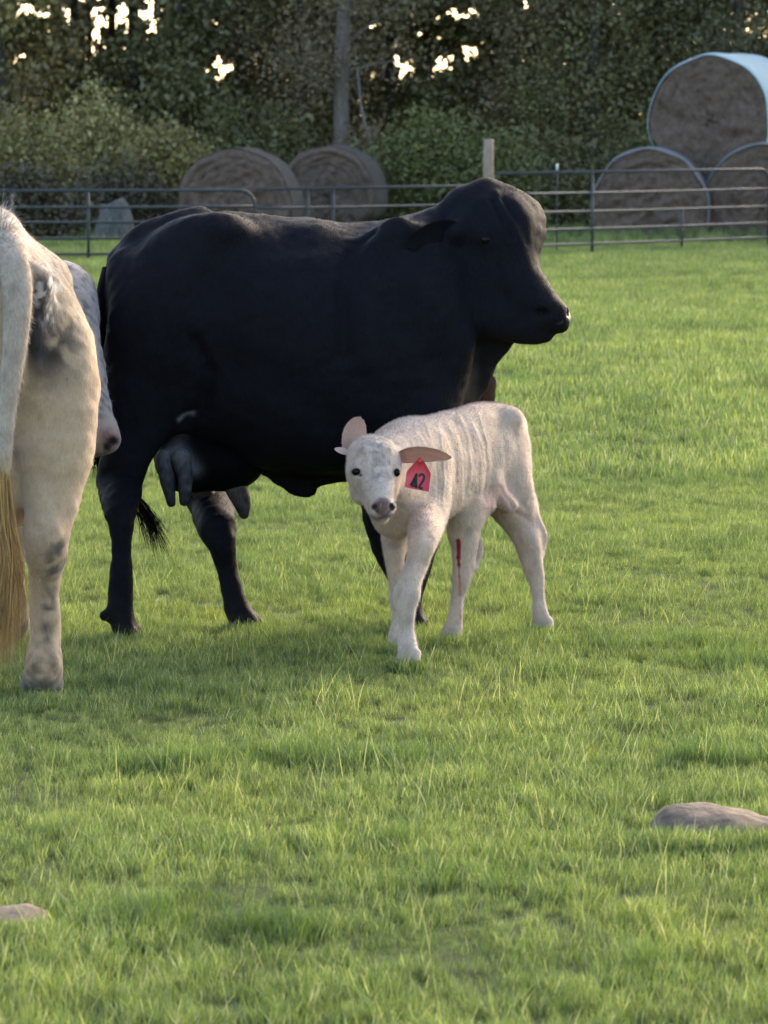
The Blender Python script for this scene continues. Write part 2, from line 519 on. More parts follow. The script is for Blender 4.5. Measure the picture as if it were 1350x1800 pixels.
def grass():
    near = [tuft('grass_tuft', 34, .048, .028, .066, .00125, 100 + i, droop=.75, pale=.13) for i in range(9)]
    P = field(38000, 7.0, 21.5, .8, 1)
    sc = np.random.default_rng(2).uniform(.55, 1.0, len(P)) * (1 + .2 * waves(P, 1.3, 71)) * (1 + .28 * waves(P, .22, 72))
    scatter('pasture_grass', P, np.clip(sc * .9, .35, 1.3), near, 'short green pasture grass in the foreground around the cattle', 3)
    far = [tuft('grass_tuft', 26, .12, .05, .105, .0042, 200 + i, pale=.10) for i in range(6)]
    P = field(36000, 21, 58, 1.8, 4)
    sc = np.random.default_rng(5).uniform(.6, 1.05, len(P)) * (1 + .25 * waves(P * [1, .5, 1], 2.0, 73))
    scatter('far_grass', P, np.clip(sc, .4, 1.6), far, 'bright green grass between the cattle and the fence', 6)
    # taller stems and seed heads
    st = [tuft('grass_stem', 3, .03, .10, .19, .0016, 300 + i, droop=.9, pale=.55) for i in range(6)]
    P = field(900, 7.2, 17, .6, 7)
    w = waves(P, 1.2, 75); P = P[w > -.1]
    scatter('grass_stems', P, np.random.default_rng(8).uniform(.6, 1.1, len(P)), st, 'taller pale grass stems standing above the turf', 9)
    # rank clumps plus bands coloured dark as soft ground shadows, and growth round the stones
    dk = [tuft('grass_clump_shade', 26, .05, .05, .105, .0017, 500 + i, droop=.7, pale=.04, shade=np.array([.70, .78, .76])) for i in range(5)]
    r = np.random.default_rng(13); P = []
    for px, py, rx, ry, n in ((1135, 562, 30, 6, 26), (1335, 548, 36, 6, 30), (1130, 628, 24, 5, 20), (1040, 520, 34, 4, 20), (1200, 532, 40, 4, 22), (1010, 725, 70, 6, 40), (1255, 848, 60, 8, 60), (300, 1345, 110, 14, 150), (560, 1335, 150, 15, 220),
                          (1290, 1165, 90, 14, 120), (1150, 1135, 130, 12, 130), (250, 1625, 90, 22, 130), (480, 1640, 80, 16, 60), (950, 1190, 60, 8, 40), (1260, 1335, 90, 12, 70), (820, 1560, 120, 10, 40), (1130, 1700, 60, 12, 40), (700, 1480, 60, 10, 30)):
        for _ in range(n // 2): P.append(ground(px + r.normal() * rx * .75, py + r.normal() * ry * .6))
    scatter('grass_clumps_shade', np.array(P), r.uniform(.5, 1.0, len(P)), dk, 'clumps of ranker grass, and bands of it coloured dark as soft shadow on the pasture', 14)
    P = []
    for px, py, w in ((1275, 1484, 150), (10, 1652, 85), (1346, 800, 22)):
        for _ in range(220): P.append(ground(px + r.uniform(-1, 1) * w, py + r.normal() * 5 + 3))
    scatter('stone_grass', np.array(P), r.uniform(.75, 1.25, len(P)), near, 'longer grass growing against the half buried stones', 15)
    P = []
    for px, py, w in ((75, 1232, 34), (217, 1128, 30), (428, 1108, 34), (722, 1112, 40), (719, 1174, 22), (700, 1146, 18), (953, 1116, 20), (797, 1130, 20), (-60, 1232, 34)):
        for _ in range(34): P.append(ground(px + r.normal() * w * .6, py + abs(r.normal()) * 3 - 1))
    scatter('hoof_grass', np.array(P), r.uniform(.7, 1.1, len(P)), near, 'uncropped grass standing round the hooves', 16)
    # rank growth beyond the fence
    wd = [tuft('weed_tuft', 30, .16, .12, .34, .007, 400 + i, droop=.6, pale=.06) for i in range(5)]
    P = field(9000, 55.5, 74, 3.0, 10)
    sc = np.random.default_rng(11).uniform(.16, .42, len(P)) * (1 + .4 * waves(P, 1.6, 77))
    scatter('rank_grass', P, np.clip(sc, .12, .8), wd, 'rank darker grass and weeds beyond the fence around the bales', 12)
grass()

# ------------------------------------------------------------------ rocks
M_rock = simple('field_stone', (.07, .052, .036), (.19, .14, .10), 24, .9, .8, .01, spec=.2)
def rock(px, py, wpx, hpx, label, seed, depth=.16):
    g = ground(px, py); w = wpx * mpx(g[1]) / 2; h = hpx * mpx(g[1])
    mb = ball((0, 0, 0), (1, 1, 1), 40); V = mb.V[0]
    V = np.sign(V) * np.abs(V) ** np.array([.85, .85, .8])
    V = V * (1 + .10 * waves(V, 1.2, seed) + .03 * waves(V, .4, seed + 1))[:, None]
    mb.V[0] = V * [w, depth, h] + [g[0], g[1] + depth * .7, -.25 * h]
    o = mb.build('rock', M_rock, origin=(g[0], g[1] + depth * .7, 0))
    tag(o, label, 'rock', 'half buried field stones')
rock(1280, 1478, 300, 62, 'flat brown rock half buried in grass, right, in front of the calf', 51)
rock(8, 1645, 140, 33, 'low pinkish rock in the grass near the lower left corner', 55)
rock(1346, 796, 34, 17, 'tiny grey stone far back in the grass at the right edge', 58, .08)

# ------------------------------------------------------------------ fence panels and posts
M_pipe = simple('galvanised_pipe', (.042, .044, .043), (.07, .073, .072), 25, .55, .15, .002, metallic=.3)
M_pipe_d = simple('dark_painted_pipe', (.026, .029, .028), (.048, .052, .051), 25, .6, .15, .002, metallic=.1)
def panel(name, A, B, heights, ups, label, mat, corner_r=.18, corners=(False, True), rad=.018):
    """A, B ground points of the two ends; heights of the rails; ups = fractions of the inner uprights"""
    A, B = np.asarray(A, float), np.asarray(B, float); d = B - A; Ln = np.linalg.norm(d); u = d / Ln
    root = empty(name, tuple(A), label, 'fence', 'pipe fence sections')
    top, bot = heights[0], heights[-1]
    z = np.array([0, 0, 1.0])
    def upright(P, z0, z1, nm='upright'):
        mb = MB(); mb.tube([P + z * z0, P + z * (z0 + z1) / 2, P + z * z1], rad * .95, 8); mb.build(nm, mat, root)
    # outer frame: top rail with bent corners and the end uprights
    pts = []
    if corners[0]:
        pts += [A + z * (-.05), A + z * (top - corner_r)] + [A + u * corner_r * (1 - math.cos(t)) + z * (top - corner_r + corner_r * math.sin(t)) for t in np.linspace(.2, 1.4, 6)] + [A + u * corner_r + z * top]
    else: pts += [A + z * top]
    if corners[1]:
        pts += [B - u * corner_r + z * top] + [B - u * corner_r * (1 - math.cos(t)) + z * (top - corner_r + corner_r * math.sin(t)) for t in np.linspace(1.4, .2, 6)] + [B + z * (top - corner_r), B + z * (-.05)]
    else: pts += [B + z * top]
    mb = MB(); mb.tube(np.array(pts), rad, 9); mb.build('frame', mat, root)
    for h in heights[1:]:
        mb = MB(); sag = np.array([A + d * t + z * (h - .008 * math.sin(math.pi * t)) for t in np.linspace(0.003, .997, 9)])
        mb.tube(sag, rad * .9, 8); mb.build('rail', mat, root)
    for f in ups: upright(A + d * f, .0, top - .012 if f < .6 else heights[2])
    return root
def gp(px, Y): return np.array([(px - 675) * Y / 7965.0, Y, 0.0])
hz = lambda py, Y: CAM_H - (py - HOR) * Y / 7965.0
YL, YA, YB, YR0, YR1 = 52.6, 53.2, 55.6, 53.0, 57.0
panel('pipe_fence', gp(-160, YL - .4), gp(450, YL), [hz(v, YL) for v in (333, 361, 387, 415, 442)], (.3, .52, .745), 'dark pipe fence panel behind the pale cow, leftmost of the three', M_pipe_d)
panel('pipe_fence', gp(452, YA), gp(848, YB), [hz(v, YA) for v in (331, 364, 394, 422, 446)], (.22, .33, .66), 'sloping grey pipe fence panel between the black cow and the round bales', M_pipe_d)
panel('pipe_fence', gp(872, YR0), gp(1347, YR1), [hz(v, YR0) for v in (303.5, 340, 373, 404, 431)], (.335, .665), 'grey pipe fence panel in front of the stacked bales, rightmost', M_pipe)
M_post = simple('weathered_wood', (.20, .145, .10), (.36, .27, .19), 14, .9, .7, .01, stretch=(6, 6, .6))
def post():
    P = gp(857, 53.4); t = hz(244, 53.4); mb = MB()
    mb.tube([P + [0, 0, -.2], P + [.005, 0, .4], P + [.0, 0, t * .8], P + [.004, 0, t - .01], P + [.004, 0, t]], [.066, .063, .061, .06, .05], 14)
    V = mb.V[0]; V += np.stack([waves(V, .12, 61), waves(V, .12, 62), 0 * V[:, 0]], 1) * .004
    tag(mb.build('fence_post', M_post, origin=P), 'round weathered wooden fence post just above the black cow head', 'post')
post()
def t_post():
    P = gp(977, 55.2); t = hz(284, 55.2)
    root = empty('steel_post', tuple(P), 'thin steel stake with white tip standing above the right fence panel', 'post')
    mb = MB(); mb.tube([P + [0, 0, -.1], P + [0, 0, t * .5], P + [0, 0, t - .1]], .010, 6); mb.build('stake', M_pipe_d, root)
    mb = MB(); mb.tube([P + [0, 0, t - .1], P + [0, 0, t - .06], P + [0, 0, t - .02]], .014, 8); mb.build('white_tip', simple('white_enamel', (.6, .6, .58), (.7, .7, .68), 20, .5, 0), root)
t_post()

# ------------------------------------------------------------------ round bales
def hay_mat(name, c1, c2, spiral=True):
    m, nt, b = new_mat(name)
    a = ramp(nt, noise(nt, 14, 7, .75), [(.3, c1), (.72, c2)])
    f = noise(nt, 90, 4, .7, stretch=(1, 1, .25))
    nt.links.new(mix(nt, a, ramp(nt, f, [(.3, (.65, .65, .65)), (.7, (1.2, 1.2, 1.2))]), 1.0, 'MULTIPLY'), b.inputs['Base Color'])
    b.inputs['Roughness'].default_value = .95; b.inputs['Specular IOR Level'].default_value = .1
    bump(nt, b, f, .9, .03)
    return m
M_hay = hay_mat('hay', (.10, .068, .05), (.23, .165, .125))
M_hay_w = hay_mat('hay_side', (.11, .095, .075), (.21, .18, .145))
M_wrap = simple('white_net_wrap', (.27, .37, .37), (.44, .54, .53), 16, .6, .5, .02, spec=.3, stretch=(1, 8, 1))
M_net = simple('pale_net_wrap', (.11, .11, .105), (.18, .178, .17), 30, .7, .3, .01, stretch=(1, 8, 1))
def bale(cpx, top, wpx, bot, Y, yaw, length, label, wrap, seed, on_ground=True, lip=True):
    """round bale: axis horizontal, end face towards the viewer turned by yaw; sags flat where it stands"""
    s = mpx(Y); R = wpx * s / 2; ztop = hz(top, Y); zbot = hz(bot, Y); c0 = np.array([(cpx - 675) * s, Y, 0])
    zc = ztop - R
    ax = np.array([math.sin(yaw), math.cos(yaw), 0]); sd = np.array([math.cos(yaw), -math.sin(yaw), 0])
    root = empty('hay_bale', (c0[0], c0[1], max(zbot, 0) if not on_ground else 0), label, 'hay bale', 'round hay bales')
    th = np.linspace(0, 2 * math.pi, 72, endpoint=False)
    def ring(r, y):
        x = r * np.cos(th) * (1 + .018 * np.sin(3 * th + seed) + .012 * np.sin(7 * th + seed * 2)); z = r * np.sin(th) * (1 + .014 * np.sin(2 * th + seed))
        zw = zc + z
        floor_ = zbot - .02
        x = x * (1 + .05 * np.clip((zc - zw) / R, 0, 1))
        zw = np.where(zw < floor_ + .14, floor_ + .14 * np.exp((zw - floor_ - .14) / .3), zw)
        P = c0[None] + sd * x[:, None] + ax * (y + .012 * np.sin(5 * th + seed))[:, None]
        P[:, 2] = zw + .01 * np.sin(9 * th + y * 6)
        return P
    n = 72
    def grid(rings):
        V = np.concatenate(rings); Q = [[i * n + j, i * n + (j + 1) % n, (i + 1) * n + (j + 1) % n, (i + 1) * n + j] for i in range(len(rings) - 1) for j in range(n)]
        return V, Q
    rr = np.random.default_rng(seed)
    for y0, sg, nm in ((0, 1, 'end_face'), (length, -1, 'end_face')):
        rings = []
        for f in np.linspace(.995, .02, 26):
            rings.append(ring(R * f, y0 + sg * (.05 * max(0, (f - .93) / .07) ** 2 - .009 * math.sin(f * 42 + .8 * math.sin(f * 9)) + .02 * rr.normal() * .3)))
        V, Q = grid(rings)
        V = V + np.outer(.022 * waves(V, .16, seed + 3) + .012 * waves(V, .05, seed + 4), ax)
        if sg < 0: Q = [q[::-1] for q in Q]
        mb = MB(); mb.add(V, Q); mb.build(nm, M_hay, root)
    rings = ([ring(R * .972, -.03), ring(R * .995, -.005)] if lip else []) + [ring(R * (1.006 - .02 * max(0, 1 - min(y, length - y) / .05)), y) for y in np.concatenate([[.045, .08], np.linspace(.15, length - .15, 9), [length - .08, length - .045]])]
    V, Q = grid(rings); mb = MB(); mb.add(V, [q[::-1] for q in Q]); mb.build('wrapped_side', wrap, root)
    return root
bale(411, 260, 202, 404, 62.5, .12, 1.25, 'brown round hay bale behind the black cow rump, left of the pair', M_hay_w, 1, lip=False)
bale(574, 255, 168, 398, 65.5, .16, 1.25, 'brown round hay bale at the foot of the grey trunk, right of the pair', M_hay_w, 2, lip=False)
bale(1139, 259, 208, 414, 62.0, .12, 1.7, 'brown round bale on the ground, left foot of the stacked bales', M_net, 3)
bale(1337, 252, 214, 414, 62.1, .15, 1.7, 'brown round bale on the ground at the right edge, under the white bale', M_net, 4)
bale(1243, 97, 228, 330, 62.95, .42, 1.5, 'white wrapped round bale resting on top of the two lower bales', M_wrap, 5, False)

# ------------------------------------------------------------------ stump by the wood
def stump():
    P = gp(204, 60.5); mb = MB()
    mb.tube([P + [0, 0, -.05], P + [0, 0, .06], P + [.01, 0, .3], P + [.02, 0, .47], P + [0, 0, .50]], [.31, .27, .225, .19, .10], 18)
    V = mb.V[0]; V += np.stack([waves(V, .2, 63), waves(V, .2, 64), .5 * waves(V, .2, 65)], 1) * .035
    tag(mb.build('tree_stump', simple('bleached_wood', (.035, .035, .03), (.12, .115, .10), 7, .9, .8, .02, stretch=(5, 5, .8)), origin=P), 'bleached grey stump behind the left fence panel at the edge of the wood', 'stump')
stump()

# ------------------------------------------------------------------ trees and bushes
M_leaf = leafy('tree_leaf', .1, .5, (1.34, 1.16, .86))
M_bark = simple('grey_bark', (.095, .08, .064), (.20, .17, .14), 9, .95, .8, .03, stretch=(5, 5, .7))
M_bark_d = simple('dark_bark', (.034, .029, .024), (.075, .064, .052), 9, .95, .8, .03, stretch=(5, 5, .7))
GAPS = [(205, 28, 70, 40), (130, 20, 18, 30), (165, 60, 14, 45), (265, 30, 18, 42), (50, 18, 45, 16), (32, 102, 18, 12), (385, 36, 13, 9), (385, 118, 26, 24), (488, 44, 10, 8), (650, 45, 16, 12), (706, 118, 27, 26), (655, 132, 12, 10),
        (775, 112, 28, 22), (830, 92, 24, 18), (812, 25, 40, 13), (740, 60, 12, 10), (1076, 88, 8, 6), (990, 112, 9, 6), (928, 95, 9, 8), (920, 12, 9, 10), (1005, 148, 8, 6), (240, 152, 10, 8), (152, 98, 8, 16), (690, 70, 12, 9), (860, 66, 9, 14), (770, 66, 10, 6)]
def leaves(name, cen, sig, n, size, cols, parent, seed, gap=True, droop=0.0, aspect=.5):
    """crown: leaf faces gathered round clump centres; real holes are left where the sky shows"""
    r = np.random.default_rng(seed); cen = np.asarray(cen, float); sig = np.asarray(sig, float)
    k = r.integers(0, len(cen), n)
    P = cen[k] + r.normal(size=(n, 3)) * sig[k][:, None] * [1, 1, .8]
    if gap:
        X, Y = project(P); bad = np.zeros(n, bool)
        jx, jy = X + r.normal(size=n) * 3, Y + r.normal(size=n) * 3
        XY = np.stack([X, Y, 0 * X], 1); wob = 1 + .5 * waves(XY, 16, 88) + .25 * waves(XY, 7, 89)
        for gx, gy, rx, ry in GAPS: bad |= np.sqrt(((jx - gx) / rx) ** 2 + ((jy - gy) / ry) ** 2) < wob * .74
        bad &= r.random(n) < .965
        P, k = P[~bad], k[~bad]
    P = P[P[:, 2] > .02]; n = len(P); k = k[:n]
    a = r.normal(size=(n, 3)); a[:, 2] -= droop; a /= np.linalg.norm(a, axis=1)[:, None]
    b = np.cross(a, r.normal(size=(n, 3))); b /= np.linalg.norm(b, axis=1)[:, None]
    L = (size * r.uniform(.55, 1.4, n))[:, None]
    V = np.stack([P - a * L * .5, P + b * L * aspect * .5, P + a * L * .5, P - b * L * aspect * .5 + np.cross(a, b) * L * .12], 1).reshape(-1, 3)
    i4 = np.arange(n) * 4
    me = np_mesh(name, V, np.stack([i4, i4 + 1, i4 + 2, i4 + 3], 1), smooth=False)
    cols = np.asarray(cols); ck = r.integers(0, len(cols), len(cen))
    C = cols[np.where(r.random(n) < .75, ck[np.minimum(k, len(cen) - 1)], r.integers(0, len(cols), n))] * r.uniform(.78, 1.25, (n, 1))
    set_col(me, 'leaf', np.repeat(C, 4, axis=0))
    return link(name, me, M_leaf, parent)
def trunk_path(x, Y, h, lean, seed):
    r = np.random.default_rng(seed); P = [np.array([x, Y, -.1])]
    for i in range(1, 7): P.append(np.array([x + lean * i / 6 + r.normal() * .03 * (i > 1), Y + r.normal() * .04, h * i / 6]))
    return spline(np.array(P), 30)
def tree(px, Y, wpx, h, lean, cols, label, seed, n=6000, size=.105, bark=None, crown=(1.6, 9.0, 1.25), limbs=7, name='tree', droop=0.0, low=1.2, sig=.3, nc=26, aspect=.5):
    r = np.random.default_rng(seed); x = (px - 675) * mpx(Y); bark = bark or M_bark_d
    root = empty(name, (x, Y, 0), label, 'tree', 'trees at the edge of the wood')
    T = trunk_path(x, Y, h, lean, seed); rad = wpx * mpx(Y) / 2
    R = rad * (1.15 - .9 * np.linspace(0, 1, 30) ** 1.1); R[:3] *= [1.5, 1.2, 1.05]
    mb = MB(); mb.tube(T, R, 12)
    V = mb.V[0]; V += np.stack([waves(V, .25, seed), waves(V, .25, seed + 1), 0 * V[:, 0]], 1) * rad * .09
    tr = mb.build('trunk', bark, root)
    cen, sg = [], []
    for i in range(limbs):
        f = r.uniform(.14, .95); p0 = T[int(f * 29)]; az = r.uniform(0, 6.28); L = crown[2] * r.uniform(.6, 1.15)
        d = np.array([math.cos(az), math.sin(az) * .8, r.uniform(.05, .8)])
        P = spline(np.array([p0, p0 + d * L * .5 + [0, 0, .05], p0 + d * L + r.normal(size=3) * .12]), 9)
        mb = MB(); mb.tube(P, np.linspace(max(rad * .36 * (1.1 - f), .012), .006, 9), 6); mb.build('limb', bark, tr)
        for q in (.6, .85, 1.0): cen.append(P[int(q * 8)] + r.normal(size=3) * .15); sg.append(sig)
    for i in range(nc):
        z = r.uniform(low, crown[1]) if i % 3 == 0 else r.uniform(low, 4.2)
        rr = crown[2] * math.sqrt(r.random()) * (1.0 - .4 * max(0, (z - 4) / 6)); az = r.uniform(0, 6.28)
        cen.append(np.array([x + lean * z / h + rr * math.cos(az), Y + rr * math.sin(az), z])); sg.append(sig * r.uniform(.7, 1.2))
    leaves('crown', cen, sg, int(n * 1.7), size, cols, root, seed + 5, True, droop, aspect)
    return root
DK = [(0.097, 0.102, 0.048), (0.119, 0.124, 0.056), (0.077, 0.085, 0.045)]
OL = [(0.152, 0.146, 0.057), (0.119, 0.114, 0.048), (0.211, 0.197, 0.081), (0.132, 0.112, 0.057)]
GY = [(0.125, 0.107, 0.067), (0.099, 0.084, 0.055), (0.145, 0.121, 0.078)]
PALE = [(0.211, 0.210, 0.092), (0.145, 0.146, 0.063), (0.343, 0.318, 0.172)]
SHADE = [(.046, .046, .027), (.058, .056, .032), (.038, .037, .026)]  # darkened leaf colours: scrub standing in for the shaded hollow under the trees
tree(128, 72.0, 19, 9, .15, DK, 'dark slender trunk leaning left, leftmost against the sky', 101, 3800)
tree(163, 75.0, 11, 9, -.1, DK, 'very thin dark trunk between the leftmost trunks', 102, 3000, limbs=4)
tree(197, 74.0, 15, 10, .05, DK, 'straight dark trunk in the middle of the sky gap at upper left', 103, 3400, limbs=4)
tree(237, 72.5, 23, 10, .12, DK, 'thick dark trunk at the right side of the upper left sky gap', 104, 4200)
tree(300, 71.0, 16, 9, .3, DK, 'dark tree right of the sky gap with foliage down to the bushes', 105, 8500, low=.9)
tree(430, 73.0, 18, 10, -.2, DK, 'dark green tree above the left pair of bales', 106, 11000, crown=(1, 9, 1.5), low=.8, nc=36)
tree(520, 71.5, 12, 9, .4, GY, 'grey twiggy tree left of the tall grey trunk', 107, 8000, low=1.0, size=.07, nc=30)
tree(602, 69.5, 27, 11, -.08, GY, 'tall thick grey barked trunk behind the right bale of the pair', 108, 5200, bark=M_bark, size=.07, low=1.6, limbs=12)
tree(686, 73.0, 17, 10, .0, DK, 'dark trunk left of the bright sky gap in the middle', 109, 5600, low=1.6)
tree(746, 73.5, 20, 10, .05, DK, 'dark trunk right of the bright sky gap in the middle', 110, 6500, low=1.8)
tree(850, 72.5, 16, 9, .1, DK, 'dark tree behind the rounded bush and wooden post', 111, 10000, crown=(1, 9, 1.4), low=1.0, nc=36)
tree(950, 71.5, 15, 9, -.15, GY, 'brownish grey twiggy tree above the black cow muzzle', 112, 12000, size=.07, crown=(1, 9, 1.4), low=.6, nc=40)
tree(1040, 70.5, 20, 10, .1, DK, 'dense dark evergreen left of the white wrapped bale', 113, 14000, crown=(.4, 9, 1.3), low=.4, nc=44, size=.075)
tree(1150, 71.5, 18, 10, -.1, [(.084, .09, .052), (.105, .108, .064)], 'dense grey green tree directly behind the white wrapped bale', 114, 13000, crown=(.6, 9, 1.4), low=.8, nc=40, size=.075)
tree(1290, 70.5, 18, 10, .1, [(.096, .105, .056), (.08, .085, .05)], 'dense green tree at the upper right corner above the white bale', 115, 13000, crown=(.6, 9, 1.5), low=.8, nc=40, size=.075)
tree(1440, 72.0, 18, 10, .1, DK, 'dark tree beyond the right edge behind the bales', 116, 8000, crown=(.6, 9, 1.5), low=.6, nc=36)
tree(20, 70.5, 16, 9, -.2, OL, 'olive tree with drooping pale leaves in the upper left corner', 117, 12000, crown=(1, 8, 1.4), low=1.0, nc=40, droop=.8)
tree(-110, 72.0, 18, 10, -.2, DK, 'dark tree beyond the left edge', 118, 8000, crown=(1, 9, 1.4), low=.6, nc=36)
def dead_limb(px0, py0, px1, py1, Y, r0, label, seed):
    a, b = at(px0, py0, Y), at(px1, py1, Y - .5); b[2] = max(b[2], .05); mb = MB()
    P = spline(np.array([a, (a * .6 + b * .4) + [-.05, 0, 0], (a * .25 + b * .75) + [.03, 0, 0], b]), 16)
    mb.tube(P, np.linspace(r0 * .5, r0, 16), 7)
    tag(mb.build('dead_branch', M_bark, origin=b), label, 'branch')
dead_limb(628, 120, 668, 330, 68.6, .03, 'thin bare pale branch leaning down to the right of the grey trunk', 1)
def bush(px, Y, wpx, top, cols, label, seed, n=9000, size=.075, droop=.2, base=0.0, aspect=.55):
    r = np.random.default_rng(seed); x = (px - 675) * mpx(Y); w = wpx * mpx(Y) / 2; h = hz(top, Y)
    root = empty('bush', (x, Y, 0), label, 'bush', 'bushes at the edge of the wood')
    cen, sg = [], []
    for i in range(60):
        u = r.normal(size=3); u /= np.linalg.norm(u); u[2] = abs(u[2]); q = r.uniform(.5, .92)
        cen.append([x + u[0] * w * q, Y + u[1] * w * .7 * q, max(.12, base + u[2] * (h - base) * q)]); sg.append(.16 + .06 * r.random())
    for i in range(6):
        c = cen[i * 9]; mb = MB(); mb.tube(spline(np.array([[x + r.normal() * .1, Y, -.05], [(x + c[0]) / 2, (Y + c[1]) / 2, c[2] * .6], c]), 8), np.linspace(.03, .008, 8), 6); mb.build('stem', M_bark_d, root)
    leaves('foliage', cen, sg, n, size, cols, root, seed + 1, True, droop, aspect)
bush(45, 66.5, 250, 175, OL, 'broad olive bush at the left edge behind the pale cow', 201, 11000)
bush(40, 61.8, 230, 300, SHADE, 'low scrub coloured dark as the shade under the trees, close behind the left fence, beside the pale cow', 212, 9000)
bush(215, 64.5, 190, 296, SHADE, 'low scrub coloured dark as the shade under the trees, close behind the left fence, beside the stump', 213, 9000)
bush(175, 68.5, 240, 130, PALE, 'tall loose bush with pale hanging leaves under the leftmost trunks', 202, 9000, .08, 1.2)
bush(300, 66.5, 210, 205, OL, 'yellowish leafy bush touching the left round bale', 203, 11000)
bush(395, 69.5, 230, 165, [(.08, .096, .044), (.10, .112, .05)], 'dark green bush behind the left round bale', 204, 10000)
bush(500, 69.5, 170, 180, DK, 'low dark bush between the two left bales', 205, 8000)
bush(640, 68.8, 150, 190, GY, 'grey scrub round the foot of the tall grey trunk', 206, 8000, .06)
bush(745, 67.5, 190, 158, [(.115, .135, .052), (.095, .112, .046)], 'rounded green bush left of the wooden post', 207, 12000, .07)
bush(865, 67.0, 160, 196, [(.11, .13, .052), (.09, .108, .046)], 'rounded green bush behind the wooden post', 208, 9000, .07)
bush(980, 68.5, 170, 215, DK, 'low dark bush behind the black cow muzzle', 209, 8000)
bush(1100, 69.0, 200, 200, DK, 'low dark bush left of the stacked bales', 210, 8000)
# the mass of wood behind, far off and reading as one
def wood():
    r = np.random.default_rng(400); cen, sg = [], []
    for i in range(900):
        px = r.uniform(-250, 1600); Y = r.uniform(77, 86)
        lim = -170
        top = hz(lim + r.normal() * 22, Y)
        cen.append([(px - 675) * mpx(Y), Y, r.uniform(.1, max(.6, top - .35))]); sg.append(.34)
    o = leaves('woodland', cen, sg, 230000, .13, DK + GY[:1], None, 401, True)
    tag(o, 'dark mass of wood closing the view behind the trees', 'woodland', kind='stuff')
wood()
def wood_right():
    """the same wood goes on to the right of the view and keeps the sun off the bales"""
    r = np.random.default_rng(500); cen = [[r.uniform(9, 40), r.uniform(70, 80), r.uniform(.3, 9)] for _ in range(320)]
    o = leaves('woodland', cen, [.85] * 320, 40000, .4, DK, None, 501, False)
    tag(o, 'wood going on to the right beyond the bales', 'woodland', kind='stuff')
wood_right()
def canopy():
    """upper storey of the wood, above the frame; it shades the strip beyond the fence"""
    r = np.random.default_rng(600); cen = [[r.uniform(-15, 15), r.uniform(71, 79), r.uniform(4.6, 10)] for _ in range(260)]
    o = leaves('woodland', cen, [.8] * 260, 36000, .38, DK, None, 601, False)
    tag(o, 'upper storey of the wood above the view', 'woodland', kind='stuff')
canopy()
# ------------------------------------------------------------------ animals
def limb(S, rows, k=.03, n=None, e=1.0, sub=False, thin=True):
    """rows of (px, py, Y, radius in photo pixels)"""
    S.chain([at(a, b, c) for a, b, c, _ in rows], [r * mpx(c) * (.92 if thin and b > 955 else 1) for _, b, c, r in rows], k, n, e, sub)
def hoof(S, px, py, Y, r, face, k=.012):
    """two toes on the ground, pointing along face (unit xy)"""
    g = at(px, py, Y); f = np.array([face[0], face[1], 0.0]); l = np.array([-face[1], face[0], 0.0])
    for s_ in (-1, 1):
        a = g + l * s_ * r * .42; a[2] = r * 1.0
        b = g + l * s_ * r * .46 + f * r * .45; b[2] = r * .45
        S.chain([a, b], [r * .55, r * .58], k)
def ear_mesh(base, tip, up, width, cup=.35, thick=.006, n=16, m=11, curl=0.0, peak=.42, arch=(0, 0, 0)):
    """leaf shaped cupped ear from base to tip; 'up' is the side the hollow faces"""
    base, tip, up = (np.asarray(v, float) for v in (base, tip, up))
    ax = tip - base; L = np.linalg.norm(ax); ax /= L
    up = up - (up @ ax) * ax; up /= np.linalg.norm(up)
    sd = np.cross(ax, up)
    V = []
    for sgn in (1, -1):
        for i in range(n):
            t = i / (n - 1)
            w = width * (math.sin(math.pi * min(1, (t * .93 + .07)) ** (math.log(.5) / math.log(peak))) ** .5) if t < 1 else 0.001
            w = max(w, .0015)
            if t < .2: w = max(w, width * .42)
            for j in range(m):
                q = -1 + 2 * j / (m - 1)
                th = thick * (1 - abs(q) ** 3) * (1 - t ** 4) * .5 * sgn
                p = base + ax * L * t + sd * w * math.sin(q * 1.25) / math.sin(1.25) - up * (cup * w * (math.cos(q * 1.25) - .32) * (1 - .35 * t)) - up * curl * L * t * t + up * th + np.asarray(arch) * 4 * t * (1 - t)
                V.append(p)
    Q, N1 = [], n * m
    for i in range(n - 1):
        for j in range(m - 1):
            a = i * m + j
            Q.append([a, a + 1, a + m + 1, a + m]); Q.append([N1 + a + m, N1 + a + m + 1, N1 + a + 1, N1 + a])
    for i in range(n - 1):
        for j in (0, m - 1):
            a = i * m + j; Q.append([a, a + m, N1 + a + m, N1 + a] if j == 0 else [N1 + a, N1 + a + m, a + m, a])
    return np.array(V), np.array(Q)
